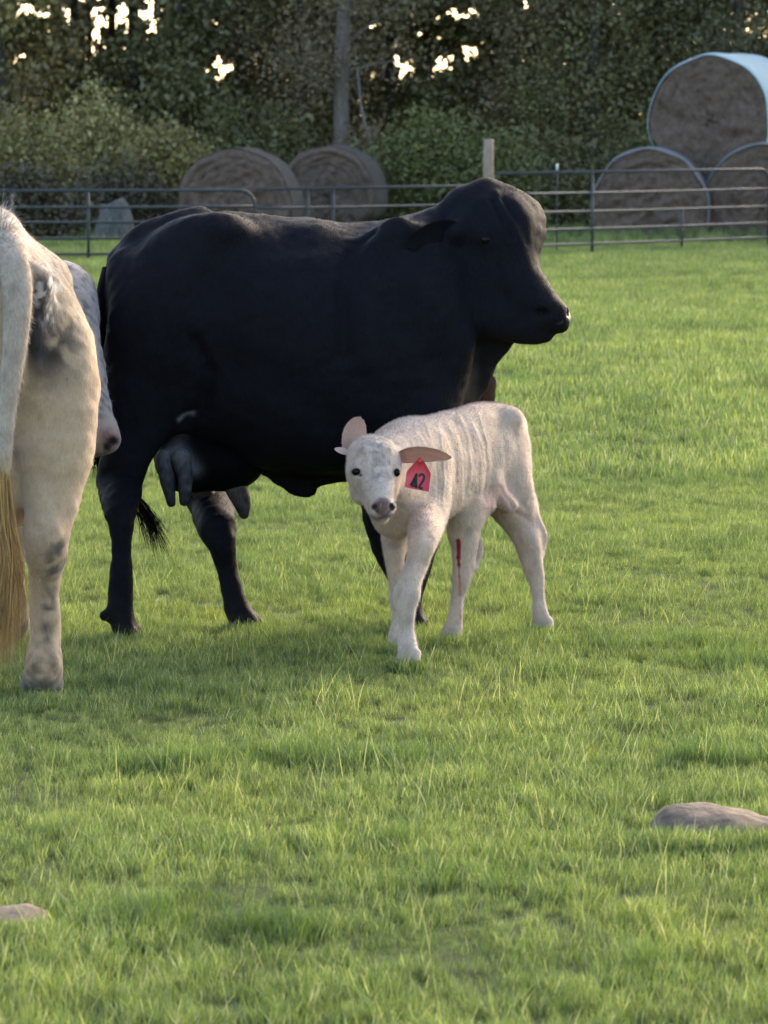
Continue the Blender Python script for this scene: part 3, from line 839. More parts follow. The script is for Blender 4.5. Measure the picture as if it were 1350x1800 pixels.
def hair_lock(paths, width, name, mat, parent, col, seed=3, spread=.01, wavy=.002):
    """long hair: ribbons along jittered copies of guide paths"""
    r = np.random.default_rng(seed); VV, QQ, CC, n = [], [], [], 0
    for P, cnt in paths:
        P = np.asarray(P, float)
        for _ in range(cnt):
            off = r.normal(size=3) * spread; fan = r.normal(size=3) * spread * 1.6
            Lf = r.uniform(.7, 1.0); K = 11
            S = spline(P, 40)[: int(40 * Lf)][:: max(1, int(40 * Lf) // K)]
            t = np.linspace(0, 1, len(S))[:, None]
            S = S + off * (.4 + .6 * t) + fan * t ** 2 + wavy * np.sin(t * r.uniform(8, 14) + r.uniform(0, 6)) * t * r.normal(size=3)
            sd = r.normal(size=3); sd[1] *= .4; sd /= np.linalg.norm(sd)
            w = width * (1 - t ** 2 * .9)
            VV.append(np.stack([S - sd * w, S + sd * w], 1).reshape(-1, 3))
            m = len(S)
            QQ.append(np.array([[2 * i, 2 * i + 1, 2 * i + 3, 2 * i + 2] for i in range(m - 1)]) + n)
            c = np.asarray(col) * r.uniform(.6, 1.3)
            CC.append(np.tile(c, (2 * m, 1))); n += 2 * m
    me = np_mesh(name, np.concatenate(VV), np.concatenate(QQ))
    set_col(me, 'coat', np.concatenate(CC))
    o = link(name, me, mat, parent); o['kind'] = 'stuff'
    return o
def skin_obj(name, V, Q, C, mat, parent):
    me = np_mesh(name, V, Q); set_col(me, 'coat', C)
    return link(name, me, mat, parent)

M_black = coat_mat('black_coat', .55, .02, .7, .0, .45)
M_white = coat_mat('pale_coat', .85, .15, .5, .25, .2)
M_eye = simple('eye_gloss', (.003, .002, .002), (.006, .004, .003), rough=.25, bstr=0, spec=.12)
M_wet = simple('wet_black_nose', (.004, .004, .005), (.012, .012, .013), 160, .36, .6, .004, spec=.4)

# ---- black cow, side on, facing right
def black_cow():
    root = empty('cow', (*ground(470, 1118)[:2], 0), 'large black cow with grey udder standing side on behind the white calf', 'cow', 'cows in the pasture')
    Yc = 15.0; s = mpx(Yc)
    x0 = lambda px: at(px, 600, Yc)[0]
    zz = lambda py: at(675, py, Yc)[2]
    yv = np.array([0, 1.0, 0])
    S = Sculpt((x0(140), 14.45, -.02), (x0(1030), 15.6, zz(290)), .0085)
    st = [(188, 500, 610, .05), (196, 470, 680, .13), (215, 442, 720, .19), (245, 418, 745, .235), (290, 394, 765, .27), (340, 376, 780, .285), (400, 371, 800, .30), (460, 379, 824, .335),
          (520, 383, 836, .355), (580, 390, 836, .36), (640, 403, 828, .345), (700, 398, 806, .31), (755, 386, 775, .26), (800, 396, 745, .2), (830, 440, 705, .13), (846, 520, 640, .05)]
    st = [(x0(a), zz(b), zz(c), w) for a, b, c, w in st]
    S.barrel(st, (0, Yc, 0), np.array([1.0, 0, 0]), np.array([0, 1.0, 0]), .04, 2.25)
    # hip and pin bones, loin
    for dy in (-.2, .2):
        S.ell(at(375, 408, Yc + dy), (.09, .06, .055), .09)
        S.ell(at(214, 474, Yc + dy * .5), (.05, .05, .06), .06)
    limb(S, [(205, 452, Yc, 16), (260, 412, Yc, 20), (350, 380, Yc, 16)], .05)
    # hind quarters
    limb(S, [(322, 470, Yc - .17, 70), (285, 570, Yc - .17, 88), (255, 670, Yc - .16, 68), (238, 740, Yc - .16, 55)], .08, yv, .8)
    limb(S, [(322, 470, Yc + .17, 70), (300, 570, Yc + .17, 88), (300, 680, Yc + .16, 66), (320, 760, Yc + .15, 56)], .08, yv, .8)
    nh = ground(216, 1126)[1]; fh = ground(424, 1106)[1]
    limb(S, [(245, 690, Yc - .16, 60), (232, 760, Yc - .17, 48), (222, 812, Yc - .19, 40), (217, 850, Yc - .2, 36), (212, 905, nh + .02, 26), (212, 980, nh, 19.5), (212, 1040, nh, 21), (211, 1070, nh, 25), (217, 1105, nh, 24)], .035)
    limb(S, [(216, 800, Yc - .19, 26), (186, 848, Yc - .2, 14), (200, 905, nh + .01, 16)], .03)
    S.ell(at(186, 1084, nh), (.022, .018, .02), .02)
    hoof(S, 219, 1116, nh, .05, (.98, -.15))
    limb(S, [(330, 740, Yc + .15, 62), (352, 820, Yc + .16, 50), (370, 880, Yc + .17, 40), (384, 935, fh, 33), (398, 995, fh, 23), (409, 1040, fh, 22), (416, 1070, fh, 25), (426, 1090, fh, 26)], .035)
    hoof(S, 432, 1098, fh, .05, (.98, -.15))
    # shoulder and fore legs
    limb(S, [(700, 440, Yc - .2, 50), (735, 560, Yc - .22, 95), (735, 680, Yc - .2, 80), (735, 770, Yc - .17, 60)], .09, yv, .5)
    limb(S, [(700, 440, Yc + .2, 50), (735, 560, Yc + .22, 95), (720, 680, Yc + .2, 80), (715, 770, Yc + .17, 60)], .09, yv, .5)
    nf = ground(722, 1108)[1]; ff = ground(712, 1098)[1]
    limb(S, [(735, 730, Yc - .17, 66), (742, 820, Yc - .15, 50), (740, 900, nf, 40), (736, 945, nf, 37), (728, 1000, nf, 27), (721, 1045, nf, 22), (719, 1072, nf, 24), (722, 1095, nf, 25)], .035)
    hoof(S, 726, 1102, nf, .05, (.98, -.15))
    limb(S, [(700, 730, Yc + .17, 66), (682, 820, Yc + .16, 52), (676, 890, ff, 42), (682, 945, ff, 33), (696, 1000, ff, 25), (706, 1045, ff, 21), (710, 1072, ff, 23), (714, 1090, ff, 25)], .035)
    hoof(S, 718, 1094, ff, .05, (.98, -.15))
    # belly: navel flap and brisket
    limb(S, [(470, 800, Yc, 30), (505, 840, Yc, 24), (523, 862, Yc, 12), (545, 862, Yc, 10), (550, 842, Yc, 16), (600, 822, Yc, 24)], .035, yv, .55)
    S.ell(at(782, 655, Yc), (.09, .1, .11), .06)
    limb(S, [(700, 800, Yc, 40), (775, 735, Yc, 45), (830, 670, Yc, 30)], .05, yv, .7)
    # neck and dewlap
    limb(S, [(715, 530, Yc, 138), (775, 500, Yc - .02, 122), (825, 465, Yc - .04, 105), (850, 430, Yc - .05, 88)], .08, yv, [.8, .7, .62, .6])
    limb(S, [(765, 630, Yc, 68), (808, 600, Yc - .02, 60), (855, 560, Yc - .05, 46)], .05, yv, .55)
    limb(S, [(900, 582, Yc - .07, 15), (876, 600, Yc - .04, 21), (855, 615, Yc - .02, 22), (828, 640, Yc, 25), (806, 676, Yc, 25)], .03, yv, .5)
    limb(S, [(838, 640, Yc + .1, 20), (852, 668, Yc + .1, 22), (846, 700, Yc + .1, 22)], .03, yv, .5)
    # head, turned a little towards the viewer
    Yh = Yc - .1
    S.ell(at(872, 402, Yh + .01), (72 * s, .115, 70 * s), .05)
    limb(S, [(862, 338, Yh + .05, 19), (880, 350, Yh + .06, 28), (918, 378, Yh + .07, 34), (934, 410, Yh + .05, 26)], .04)
    limb(S, [(820, 360, Yh + .06, 34), (845, 350, Yh + .06, 30)], .05)
    S.ell(at(940, 400, Yh + .055), (14 * s, .04, 26 * s), .02); S.ell(at(950, 420, Yh + .05), (6 * s, .02, 9 * s), .012)
    S.ell(at(866, 416, Yh - .095), (26 * s, .025, 20 * s), .03)                        # brow over the near eye
    limb(S, [(884, 428, Yh, 62), (903, 475, Yh - .04, 47), (927, 520, Yh - .07, 40), (956, 550, Yh - .085, 32)], .045)
    S.ell(at(862, 490, Yh - .01), (62 * s, .085, 92 * s), .06)                         # cheek
    limb(S, [(845, 545, Yh, 46), (895, 560, Yh - .05, 38), (940, 582, Yh - .08, 25), (958, 590, Yh - .085, 17)], .04)
    S.ell(at(966, 556, Yh - .088), (31 * s, .06, 27 * s), .022)
    S.ell(at(984, 562, Yh - .09), (16 * s, .052, 23 * s), .015)
    S.ell(at(955, 549, Yh - .148), (14 * s, .03, 6 * s), .012, sub=True)               # near nostril
    S.ell(at(993, 552, Yh - .105), (5 * s, .014, 7 * s), .01, sub=True)
    limb(S, [(945, 580, Yh - .15, 2.2), (968, 586, Yh - .145, 2.2), (988, 583, Yh - .11, 2.2)], .012, sub=True)
    limb(S, [(815, 405, Yh - .04, 30), (798, 410, Yh - .09, 17)], .03)                 # ear root
    V, Q = S.skin()
    N = normals(V, Q); X, Y = project(V)
    facing = np.clip(-N[:, 1] * 2.2, 0, 1)
    D = np.zeros(len(V))
    for P, sg, a in (([(872, 338), (888, 372), (905, 400), (918, 432)], 4.5, .004), ([(856, 352), (872, 388), (892, 424)], 5, .0035), ([(886, 350), (902, 382)], 3.5, -.004),
                     ([(864, 350), (882, 384), (900, 416)], 4, -.0045), ([(905, 352), (925, 385), (932, 420)], 5, .002),
                     ([(650, 402), (618, 440), (600, 520), (606, 620)], 11, -.012), ([(700, 395), (655, 440), (640, 540), (650, 640)], 16, .012), ([(345, 600), (368, 660), (352, 720), (332, 740)], 9, -.014),
                     ([(380, 400), (345, 470), (330, 560)], 22, .010), ([(800, 470), (790, 560), (770, 650)], 20, -.004), ([(840, 440), (822, 500), (820, 560)], 10, -.006),
                     ([(420, 640), (520, 690), (600, 760)], 30, -.010), ([(385, 430), (470, 430), (580, 430)], 22, -.006)):
        D += 1.7 * a * gauss_line(X, Y, P, sg) * facing
    D += .0045 * waves(V, .16, 5) + .0012 * waves(V, .05, 6)
    V = V + N * D[:, None]
    N = normals(V, Q)
    C = np.tile([.0098, .0102, .0132], (len(V), 1))
    C = lay(C, (.014, .013, .013), .6 * (np.clip(.16 - V[:, 2], 0, .1) / .1))             # dusty pasterns
    C = lay(C, (.022, .02, .019), (V[:, 2] < .055).astype(float) * .8)                  # hooves
    C = lay(C, (.075, .048, .032), blob(X, Y, 856, 678, 18, 30) * (V[:, 1] > Yc + .03))   # brownish fold of the dewlap
    C = lay(C, (.22, .21, .2), gauss_line(X, Y, [(316, 738), (326, 732), (336, 734)], 3) * facing)                # small white mark above the udder
    muz = blob(X, Y, 980, 560, 34, 34, .2)
    C = lay(C, (.010, .010, .011), muz)
    body = skin_obj('body', V, Q, C, M_black, root)
    keep = (muz < .3) & (V[:, 2] > .06)
    fq = Q[keep[Q].all(1)]
    fur(V, fq, N, C, 70000, .010, .0007, (-.5, 0, -.8), 'coat_hair', M_black, root, .3, 11, 1.15)
    # muzzle skin is wet: a thin pad over the nose
    pad = MB(); 
    Sn = Sculpt(at(935, 620, Yh - .22), at(1010, 520, Yh + .0), .005)
    Sn.ell(at(969, 557, Yh - .0895), (30 * s, .0612, 25 * s), .02)
    Sn.ell(at(985, 562, Yh - .092), (16.5 * s, .053, 22 * s), .015)
    Sn.ell(at(955, 549, Yh - .148), (15 * s, .034, 7 * s), .008, sub=True)
    Sn.ell(at(994, 550, Yh - .11), (6 * s, .016, 7 * s), .01, sub=True)
    Vn, Qn = Sn.skin()
    link('nose_pad', np_mesh('nose_pad', Vn, Qn), M_wet, root)
    e = at(855, 421, Yh - .108); ball(e, (.019, .013, .016)).build('eye', M_eye, root)
    # ears
    for nm, b, t_, up, w in (('near', at(806, 406, Yh - .085), at(718, 430, Yh - .19), (.54, -.84, .05), .05), ('far', at(905, 360, Yh + .12), at(925, 395, Yh + .3), (.3, -.3, -.8), .06)):
        Ve, Qe = ear_mesh(b, t_, up, w, .5, .012, curl=.06)
        me = np_mesh('ear', Ve, Qe); set_col(me, 'coat', np.tile([.006, .006, .007], (len(Ve), 1)))
        link('ear', me, M_black, root)
    # udder with four teats
    Su = Sculpt(at(255, 930, Yc - .25), at(480, 690, Yc + .25), .006)
    Su.ell(at(325, 800, Yc - .05), (55 * s, .12, 66 * s), .05)
    Su.ell(at(395, 812, Yc - .02), (70 * s, .13, 52 * s), .06)
    Su.ell(at(312, 812, Yc - .15), (30 * s, .05, 38 * s), .05)
    Vu, Qu = Su.skin(); Xu, Yu = project(Vu)
    Cu = np.tile([.004, .004, .005], (len(Vu), 1))
    Cu = lay(Cu, (.12, .12, .13), gauss_line(Xu, Yu, [(292, 800), (312, 792), (340, 825)], 10) * (Vu[:, 1] < Yc - .08))
    Cu = lay(Cu, (.05, .045, .042), gauss_line(Xu, Yu, [(330, 745), (312, 775)], 9) * .6)
    udder = skin_obj('udder', Vu, Qu, Cu, M_black, root)
    for rows, hi in (([(292, 806, Yc - .17, 17), (294, 838, Yc - .18, 15), (298, 866, Yc - .18, 10.5), (301, 884, Yc - .18, 8)], 800), ([(318, 806, Yc - .2, 18), (325, 838, Yc - .2, 14), (325, 866, Yc - .2, 11.5), (323, 882, Yc - .2, 8)], 800),
                     ([(415, 858, Yc - .05, 20), (425, 882, Yc - .05, 16), (429, 904, Yc - .05, 9)], 850), ([(352, 858, Yc + .05, 20), (370, 882, Yc + .05, 14), (377, 902, Yc + .05, 7)], 850)):
        P = clear([r_[:3] for r_ in rows]); lo, hi_ = P.min(0) - .06, P.max(0) + .06
        St = Sculpt(lo, hi_, .0045); limb(St, rows, .02)
        Vt, Qt = St.skin(); Xt, Yt = project(Vt)
        Ct = np.tile([.055, .057, .066], (len(Vt), 1)) * (1 + .25 * waves(Vt, .03, 8))[:, None]
        Ct = lay(Ct, (.14, .14, .145), np.clip((hi + 25 - Yt) / 40, 0, 1))
        Ct = lay(Ct, (.02, .02, .024), np.clip((Yt - hi - 72) / 20, 0, 1))
        if hi == 850: Ct = Ct * [1.15, 1.0, .88]
        skin_obj('teat', Vt, Qt, Ct, M_black, udder)
    # tail
    tp = clear([(196, 474, Yc), (184, 520, Yc - .02), (182, 580, Yc - .03), (180, 650, Yc - .03), (177, 740, Yc - .02), (176, 800, Yc), (192, 850, Yc + .03), (228, 880, Yc + .04)])
    tl = MB(); tl.tube(spline(tp, 40), np.linspace(17, 7, 40) * s, 10)
    me = tl.mesh('tail'); set_col(me, 'coat', np.tile([.006, .006, .007], (len(me.vertices), 1)))
    tail = link('tail', me, M_black, root)
    sw = clear([(200, 850, Yc + .03), (240, 880, Yc + .04), (262, 915, Yc + .04), (276, 950, Yc + .04), (284, 985, Yc + .04)])
    hair_lock([(sw, 260)], .0014, 'tail_switch', M_black, tail, (.010, .0085, .008), 4, .014)
    hair_lock([(clear([(178, 780, Yc - .02), (174, 815, Yc - .02), (178, 842, Yc - .02)]), 80)], .0014, 'tail_hair', M_black, tail, (.007, .006, .006), 5, .012)
    return root
black_cow()

TOPSIDE = -1
# ---- newborn white calf
def white_calf():
    g0 = ground(790, 1140)
    root = empty('calf', (*g0[:2], 0), 'newborn white calf with red ear tag, facing the camera beside the black cow', 'calf')
    lat = np.array([.874, -.485, 0.0]); fwd = np.array([-.485, -.874, 0.0])
    S = Sculpt(at(570, 1190, 13.6) * [1, 0, 0] + [0, 13.55, -.02], at(1000, 700, 15.1) * [1, 0, 0] + [0, 15.2, .86], .0048)
    T = [(888, 800, 14.96, .085, .8), (872, 792, 14.86, .143, .7), (845, 793, 14.75, .157, .66), (810, 805, 14.63, .16, .63), (775, 820, 14.52, .170, .61), (742, 830, 14.40, .169, .6), (712, 842, 14.30, .142, .65), (697, 850, 14.24, .105, .72)]
    S.chain([at(a, b, c) for a, b, c, _, _ in T], [t[3] for t in T], .03, lat, [t[4] for t in T])
    L = lambda px, py, Y, d: at(px, py, Y) + lat * d
    # hips, tail head
    S.ell(at(897, 742, 14.96), (.045, .045, .04), .05)
    for d in (-.075, .075): S.ell(L(868, 734, 14.82, d * .8), (.04, .04, .03), .05)
    # neck
    limb(S, [(718, 806, 14.34, 66), (694, 808, 14.22, 56), (672, 815, 14.1, 46)], .05)
    limb(S, [(700, 870, 14.2, 40), (684, 862, 14.12, 34), (672, 850, 14.04, 28)], .05)
    S.ell(at(694, 905, 14.2), (.07, .05, .075), .05)
    # left fore leg (nearest), right fore leg
    f1 = ground(719, 1171)[1]; f2 = ground(700, 1142)[1]
    limb(S, [(748, 830, 14.36, 36), (752, 875, 14.3, 42), (750, 912, 14.2, 34), (743, 952, f1 + .1, 26), (732, 992, f1 + .07, 22), (720, 1024, f1 + .03, 22), (715, 1046, f1 + .02, 25), (714, 1074, f1 + .02, 18), (715, 1104, f1 + .03, 15), (716, 1130, f1 + .02, 18), (718, 1150, f1, 19)], .03)
    hoof(S, 720, 1162, f1 - .01, .037, (-.3, -.95), .01)
    limb(S, [(700, 880, 14.3, 36), (696, 930, 14.36, 28), (694, 985, f2 - .04, 19), (697, 1035, f2 - .02, 15), (699, 1060, f2, 16), (701, 1090, f2, 12), (698, 1115, f2, 15), (699, 1128, f2, 16)], .03)
    hoof(S, 700, 1138, f2 - .01, .034, (-.3, -.95), .01)
    # hind legs
    h1 = ground(953, 1112)[1]; h2 = ground(797, 1127)[1]
    limb(S, [(880, 775, 14.84, 44), (888, 830, 14.83, 46), (897, 875, 14.83, 44), (908, 902, 14.84, 36), (921, 925, 14.85, 30), (929, 952, h1 + .02, 25), (933, 978, h1 + .02, 22), (941, 1015, h1 + .02, 17), (947, 1050, h1 + .01, 12), (949, 1077, h1, 15), (952, 1095, h1, 17)], .035)
    limb(S, [(925, 880, 14.9, 20), (940, 908, h1 + .04, 8), (955, 942, h1 + .05, 8), (948, 972, h1 + .04, 10)], .014)
    hoof(S, 955, 1104, h1 - .01, .034, (-.3, -.95), .01)
    limb(S, [(862, 820, 14.86, 50), (838, 862, 14.82, 42), (822, 898, h2 + .08, 35), (815, 930, h2 + .06, 30), (817, 962, h2 + .05, 25), (815, 990, h2 + .04, 21), (811, 1020, h2 + .03, 18), (806, 1048, h2 + .02, 12.5), (801, 1080, h2, 13.5), (797, 1105, h2, 17)], .03)
    limb(S, [(832, 925, h2 + .1, 12), (838, 948, h2 + .1, 8), (842, 970, h2 + .1, 8), (832, 998, h2 + .07, 10)], .014)
    hoof(S, 795, 1118, h2 - .01, .034, (-.3, -.95), .01)
    # flank fold and navel
    limb(S, [(862, 850, 14.66, 20), (880, 872, 14.7, 16), (895, 885, 14.72, 16)], .04)
    limb(S, [(832, 880, 14.60, 12), (858, 884, 14.64, 10), (866, 890, 14.64, 5)], .04)
    # head
    s = mpx(13.95)
    S.ell(at(656, 812, 14.0), (46 * s, .085, 44 * s), .03); S.ell(at(621, 826, 13.965), (11 * s, .03, 15 * s), .02); S.ell(at(696, 826, 13.975), (9 * s, .03, 15 * s), .02)
    S.ell(at(655, 795, 13.97), (36 * s, .07, 26 * s), .03)
    S.ell(at(657, 830, 13.95), (42 * s, .07, 32 * s), .03)
    limb(S, [(658, 838, 13.94, 35), (664, 858, 13.895, 27), (669, 876, 13.858, 22.5), (673, 892, 13.83, 21)], .022)
    S.ell(at(636, 856, 13.98), (22 * s, .05, 32 * s), .03)
    S.ell(at(684, 856, 13.98), (17 * s, .05, 32 * s), .03)
    limb(S, [(664, 880, 13.92, 26), (669, 900, 13.87, 19), (671, 908, 13.845, 12)], .02)
    S.ell(at(675, 891, 13.818), (23 * s, .03, 14 * s), .008)
    S.ell(at(675, 899, 13.815), (18 * s, .025, 9 * s), .012)
    for px, r in ((658.5, 1), (690, .9)):
        S.ell(at(px, 891, 13.79), (7 * s * r, .024, 5.2 * s), .007, sub=True)
    limb(S, [(652, 908, 13.81, 1.6), (664, 913, 13.80, 1.6), (676, 911, 13.79, 1.6), (690, 906, 13.80, 1.6)], .01, sub=True)
    S.ell(at(626, 829, 13.875), (8 * s, .018, 6 * s), .02, sub=True)
    S.ell(at(699, 830, 13.90), (5 * s, .018, 6 * s), .02, sub=True)
    V, Q = S.skin()
    N = normals(V, Q); X, Y = project(V)
    facing = np.clip(-N[:, 1] * 2.0 + N[:, 0] * .6, 0, 1)
    # loose skin: vertical folds over ribs and neck
    D = np.zeros(len(V)); r = np.random.default_rng(5)
    for i in range(24):
        xa = 706 + i * 6.9 + r.normal() * 1.5; top = 752 - i * 1.5 + abs(r.normal()) * 14; bot = 890 - abs(i - 9) * 1.5 - abs(r.normal()) * 15
        sway = r.normal(size=3) * 2
        P = [(xa - 16 + sway[0], top), (xa - 2 + sway[1], (top * 2 + bot) / 3), (xa + 2 + sway[2], (top + bot * 2) / 3), (xa - 2, bot)]
        D += (.0008 + .0021 * r.random()) * gauss_line(X, Y, P, 1.5 + r.random() * .8) * facing * np.clip((V[:, 1] - 14.12) / .1, 0, 1) * ((X < 872) & (Y < 915))
    for P, sg, a in (([(885, 860), (905, 900), (930, 915)], 4, -.005), ([(905, 870), (925, 895), (935, 880)], 3, -.004), ([(880, 750), (868, 830), (872, 880)], 12, -.010),
                     ([(735, 985), (742, 940)], 5, .005), ([(700, 880), (695, 960)], 9, -.008), ([(775, 900), (768, 840), (775, 790)], 9, -.006), ([(655, 775), (656, 800), (650, 840)], 3, -.003)):
        D += a * gauss_line(X, Y, P, sg) * facing
    D += .0022 * np.clip(waves(V, .017, 18), -.6, 1.5) * blob(X, Y, 658, 792, 40, 30, .5) * (V[:, 1] < 14.06)
    D += .0013 * waves(V, .07, 15) + .0003 * waves(V, .02, 16)
    V = V + N * D[:, None]; N = normals(V, Q)
    base = np.array([.49, .368, .272])
    C = np.tile(base, (len(V), 1))
    C *= (1 + .06 * waves(V, .12, 21))[:, None]
    C = lay(C, (.52, .42, .335), blob(X, Y, 655, 830, 52, 70) * (V[:, 1] < 14.06))                       # whiter face
    C = lay(C, (.52, .42, .335), np.clip((Y - 1000) / 60, 0, 1) * (X < 760))
    C = lay(C, (.36, .29, .25), .6 * np.clip(waves(V, .045, 23) - .3, 0, 1))
    C = lay(C, (.30, .25, .22), .5 * np.clip(waves(V, .012, 27) - .2, 0, 1) * blob(X, Y, 656, 815, 50, 50, .4))
    C = lay(C, (.40, .27, .20), .55 * np.clip(waves(V, .03, 28), 0, 1) * blob(X, Y, 920, 940, 60, 110, .5))
    C = lay(C, (.20, .175, .17), gauss_line(X, Y, [(664, 772), (671, 800), (662, 838)], 8) * .6 * (V[:, 1] < 14.06) * np.clip(.6 + waves(V, .02, 24), 0, 1))
    C = lay(C, (.50, .30, .24), blob(X, Y, 872, 880, 22, 22, .8) * .8)                                 # bare pink flank
    C = lay(C, (.55, .36, .30), gauss_line(X, Y, [(885, 860), (905, 905), (940, 915)], 7) * .6)
    C = lay(C, (.55, .38, .31), gauss_line(X, Y, [(690, 760), (740, 735), (790, 722)], 4) * .4)
    C = lay(C, (.60, .40, .30), gauss_line(X, Y, [(905, 712), (928, 750)], 6) * .5)
    # dried blood down the hind leg
    C = lay(C, (.20, .010, .012), np.clip((np.interp(Y, [945, 950, 975, 1015], [0, 4.2, 3.4, 1.2], 0, 0) - np.abs(X - 806.5 - (Y - 975) * .02)) / 2.2 + .5 + .3 * waves(V, .012, 29), 0, 1) * (N[:, 1] < .1))
    C = lay(C, (.35, .08, .06), gauss_line(X, Y, [(808, 1012), (808, 1045)], 1.5) * .8)
    C = lay(C, (.46, .22, .17), gauss_line(X, Y, [(912, 980), (920, 1005)], 3) * .5)
    # nose leather and dark mouth
    nose = blob(X, Y, 674.5, 892, np.interp(Y, [880, 890, 910], [19, 21, 13]), 17, .14) * (V[:, 1] < 13.87)
    C = lay(C, (.135, .078, .062), nose * (1 + .1 * waves(V, .01, 25)))
    C = lay(C, (.022, .010, .009), np.maximum(np.maximum(blob(X, Y, 659, 891.5, 6.5, 5.5, .3), blob(X, Y, 690, 891, 6, 5.5, .3)), .8 * np.maximum(blob(X, Y, 663, 897, 3, 4, .5), blob(X, Y, 687, 896, 3, 4, .5))) * (V[:, 1] < 13.9))
    C = lay(C, (.07, .045, .04), gauss_line(X, Y, [(652, 907), (662, 912), (672, 910), (688, 907)], 2.4) * .9 * (V[:, 1] < 13.9))
    C = lay(C, (.03, .02, .018), np.maximum(np.maximum(blob(X, Y, 626.5, 829.5, 9, 6.5, .3), blob(X, Y, 634, 835, 4, 3, .5)), blob(X, Y, 698, 830.5, 7, 7, .3)) * (V[:, 1] < 13.98) * .9)
    C = lay(C, (.30, .235, .175), np.clip((.055 - V[:, 2]) / .02, 0, 1) * .7)
    skin_obj('body', V, Q, C, M_white, root)
    keep = (nose < .2) & (V[:, 2] > .04); keep &= ~((gauss_line(X, Y, [(807, 950), (808, 1020)], 4) > .4) & (N[:, 1] < .1))
    eyes = np.maximum(blob(X, Y, 627, 829, 8, 7), blob(X, Y, 698, 830, 6, 7)) * (V[:, 1] < 13.98); keep &= eyes < .4
    fur(V, Q[keep[Q].all(1)], N, C, 130000, .0095, .00055, (.35, .4, -.8), 'coat_hair', M_white, root, .42, 12, 1.1)
    ball(at(626.5, 829.5, 13.9), (.0145, .012, .0115)).build('eye', M_eye, root)
    ball(at(697.5, 830.5, 13.925), (.0105, .012, .0125)).build('eye', M_eye, root)
    # ears
    def ear(b, t_, up, w, cup, curl, inner, seed, peak=.42, flip=0, arch=(0, 0, 0)):
        Ve, Qe = ear_mesh(b, t_, up, w, cup, .007, 22, 15, curl, peak, arch)
        half = len(Ve) // 2
        Ce = np.tile([.50, .43, .37], (len(Ve), 1)); Ce[:half] = inner
        qj = (np.arange(half) % 15) / 7 - 1; ti = (np.arange(half) // 15) / 21
        Ce[:half] = lay(Ce[:half], (.50, .43, .37), np.clip((qj * flip - .15 + .5 * np.abs(ti - .35)) / .3, 0, 1) * (1 if flip else 0))
        me = np_mesh('ear', Ve, Qe); set_col(me, 'coat', Ce)
        o = link('ear', me, M_ear, root)
        if flip:
            zl = Ve[:, 2] - np.interp(Ve[:, 0], [b[0], (b[0] + t_[0]) / 2, t_[0]], [b[2] + .004, b[2] + .022, t_[2] + .002]); Ce = lay(Ce, (.50, .42, .35), np.clip(zl / .006 + .5, 0, 1))
            me.attributes.remove(me.attributes['coat']); set_col(me, 'coat', Ce)
        Ne = normals(Ve, Qe)
        fur(Ve, Qe, Ne, Ce, 5000, .0055, .0006, np.asarray(t_) - np.asarray(b), 'ear_hair', M_white, o, .3, seed)
        return o
    ear(at(612, 800, 14.02), at(632, 733, 14.05), (.35, -.93, -.05), 22 * s, .45, -.03, (.52, .36, .28), 31, .55, 0)
    Vt_, Qt_ = ear_mesh(at(612, 795, 14.01), at(588, 789, 14.0), (0, -.8, .6), 7 * s, .5, .006, 12, 9)
    me = np_mesh('ear_fold', Vt_, Qt_); set_col(me, 'coat', np.tile([.58, .44, .36], (len(Vt_), 1))); link('ear_fold', me, M_ear, root)
    ear(at(698, 806, 14.03), at(790, 811, 13.95), (.05, -.78, -.62), 20 * s, .6, .10, (.45, .34, .28), 32, .45, TOPSIDE, (0, 0, .014))
    # tag
    tg = empty_child('ear_tag', at(737, 806, 13.945), root)
    o3 = parent_origin(tg)
    plate = [(738, 804), (746, 812), (757.5, 832), (753.5, 864.5), (711, 856.5), (715, 829), (730, 811)]
    nrm = np.array([-.12, -.97, .2])
    def on_tag(px, py, lift=0.0):
        Yp = 13.925 - (py - 835) * .00035 + (px - 735) * .0004
        return at(px, py, Yp) + np.array([0, -lift, 0])
    mb = MB(); n_ = len(plate)
    fr = [on_tag(a, b, .001) for a, b in plate]; bk = [on_tag(a, b, -.001) for a, b in plate]
    cf, cb = on_tag(735, 836, .001), on_tag(735, 836, -.001)
    mb.add(fr + bk + [cf, cb], [[i, n_ + i, n_ + (i + 1) % n_, (i + 1) % n_] for i in range(n_)],
           [[2 * n_, (i + 1) % n_, i] for i in range(n_)] + [[2 * n_ + 1, n_ + i, n_ + (i + 1) % n_] for i in range(n_)])
    mb.build('tag_plate', simple('red_plastic', (.50, .04, .055), (.60, .055, .07), 14, .42, .08, .001), tg, smooth=False)
    ball(on_tag(738, 811, .003), (.008, .004, .008)).build('tag_button', simple('red_button', (.45, .02, .03), (.5, .025, .035), 60, .4, 0), tg)
    M_ink = simple('black_ink', (.012, .01, .01), (.02, .018, .018), 80, .7, 0)
    def strokes(lines, w, name):
        mb = MB()
        for ln in lines:
            P = spline(np.array(ln, float), len(ln) * 5); d = np.gradient(P, axis=0); d /= np.linalg.norm(d, axis=1)[:, None]
            nn = np.stack([-d[:, 1], d[:, 0]], 1) * w
            Va = np.array([on_tag(*(p + q), .0022) for p, q in zip(P, nn)] + [on_tag(*(p - q), .0022) for p, q in zip(P, nn)])
            m = len(P); mb.add(Va, [[i, i + 1, m + i + 1, m + i] for i in range(m - 1)])
        mb.build(name, M_ink, tg)
    strokes([[(733, 832), (728, 843), (722, 853)], [(722, 853), (728, 854), (734, 855)], [(732, 833), (731.5, 846), (732, 858)], [(729, 841), (727, 850), (726, 853)]], 2.1, 'tag_digit')
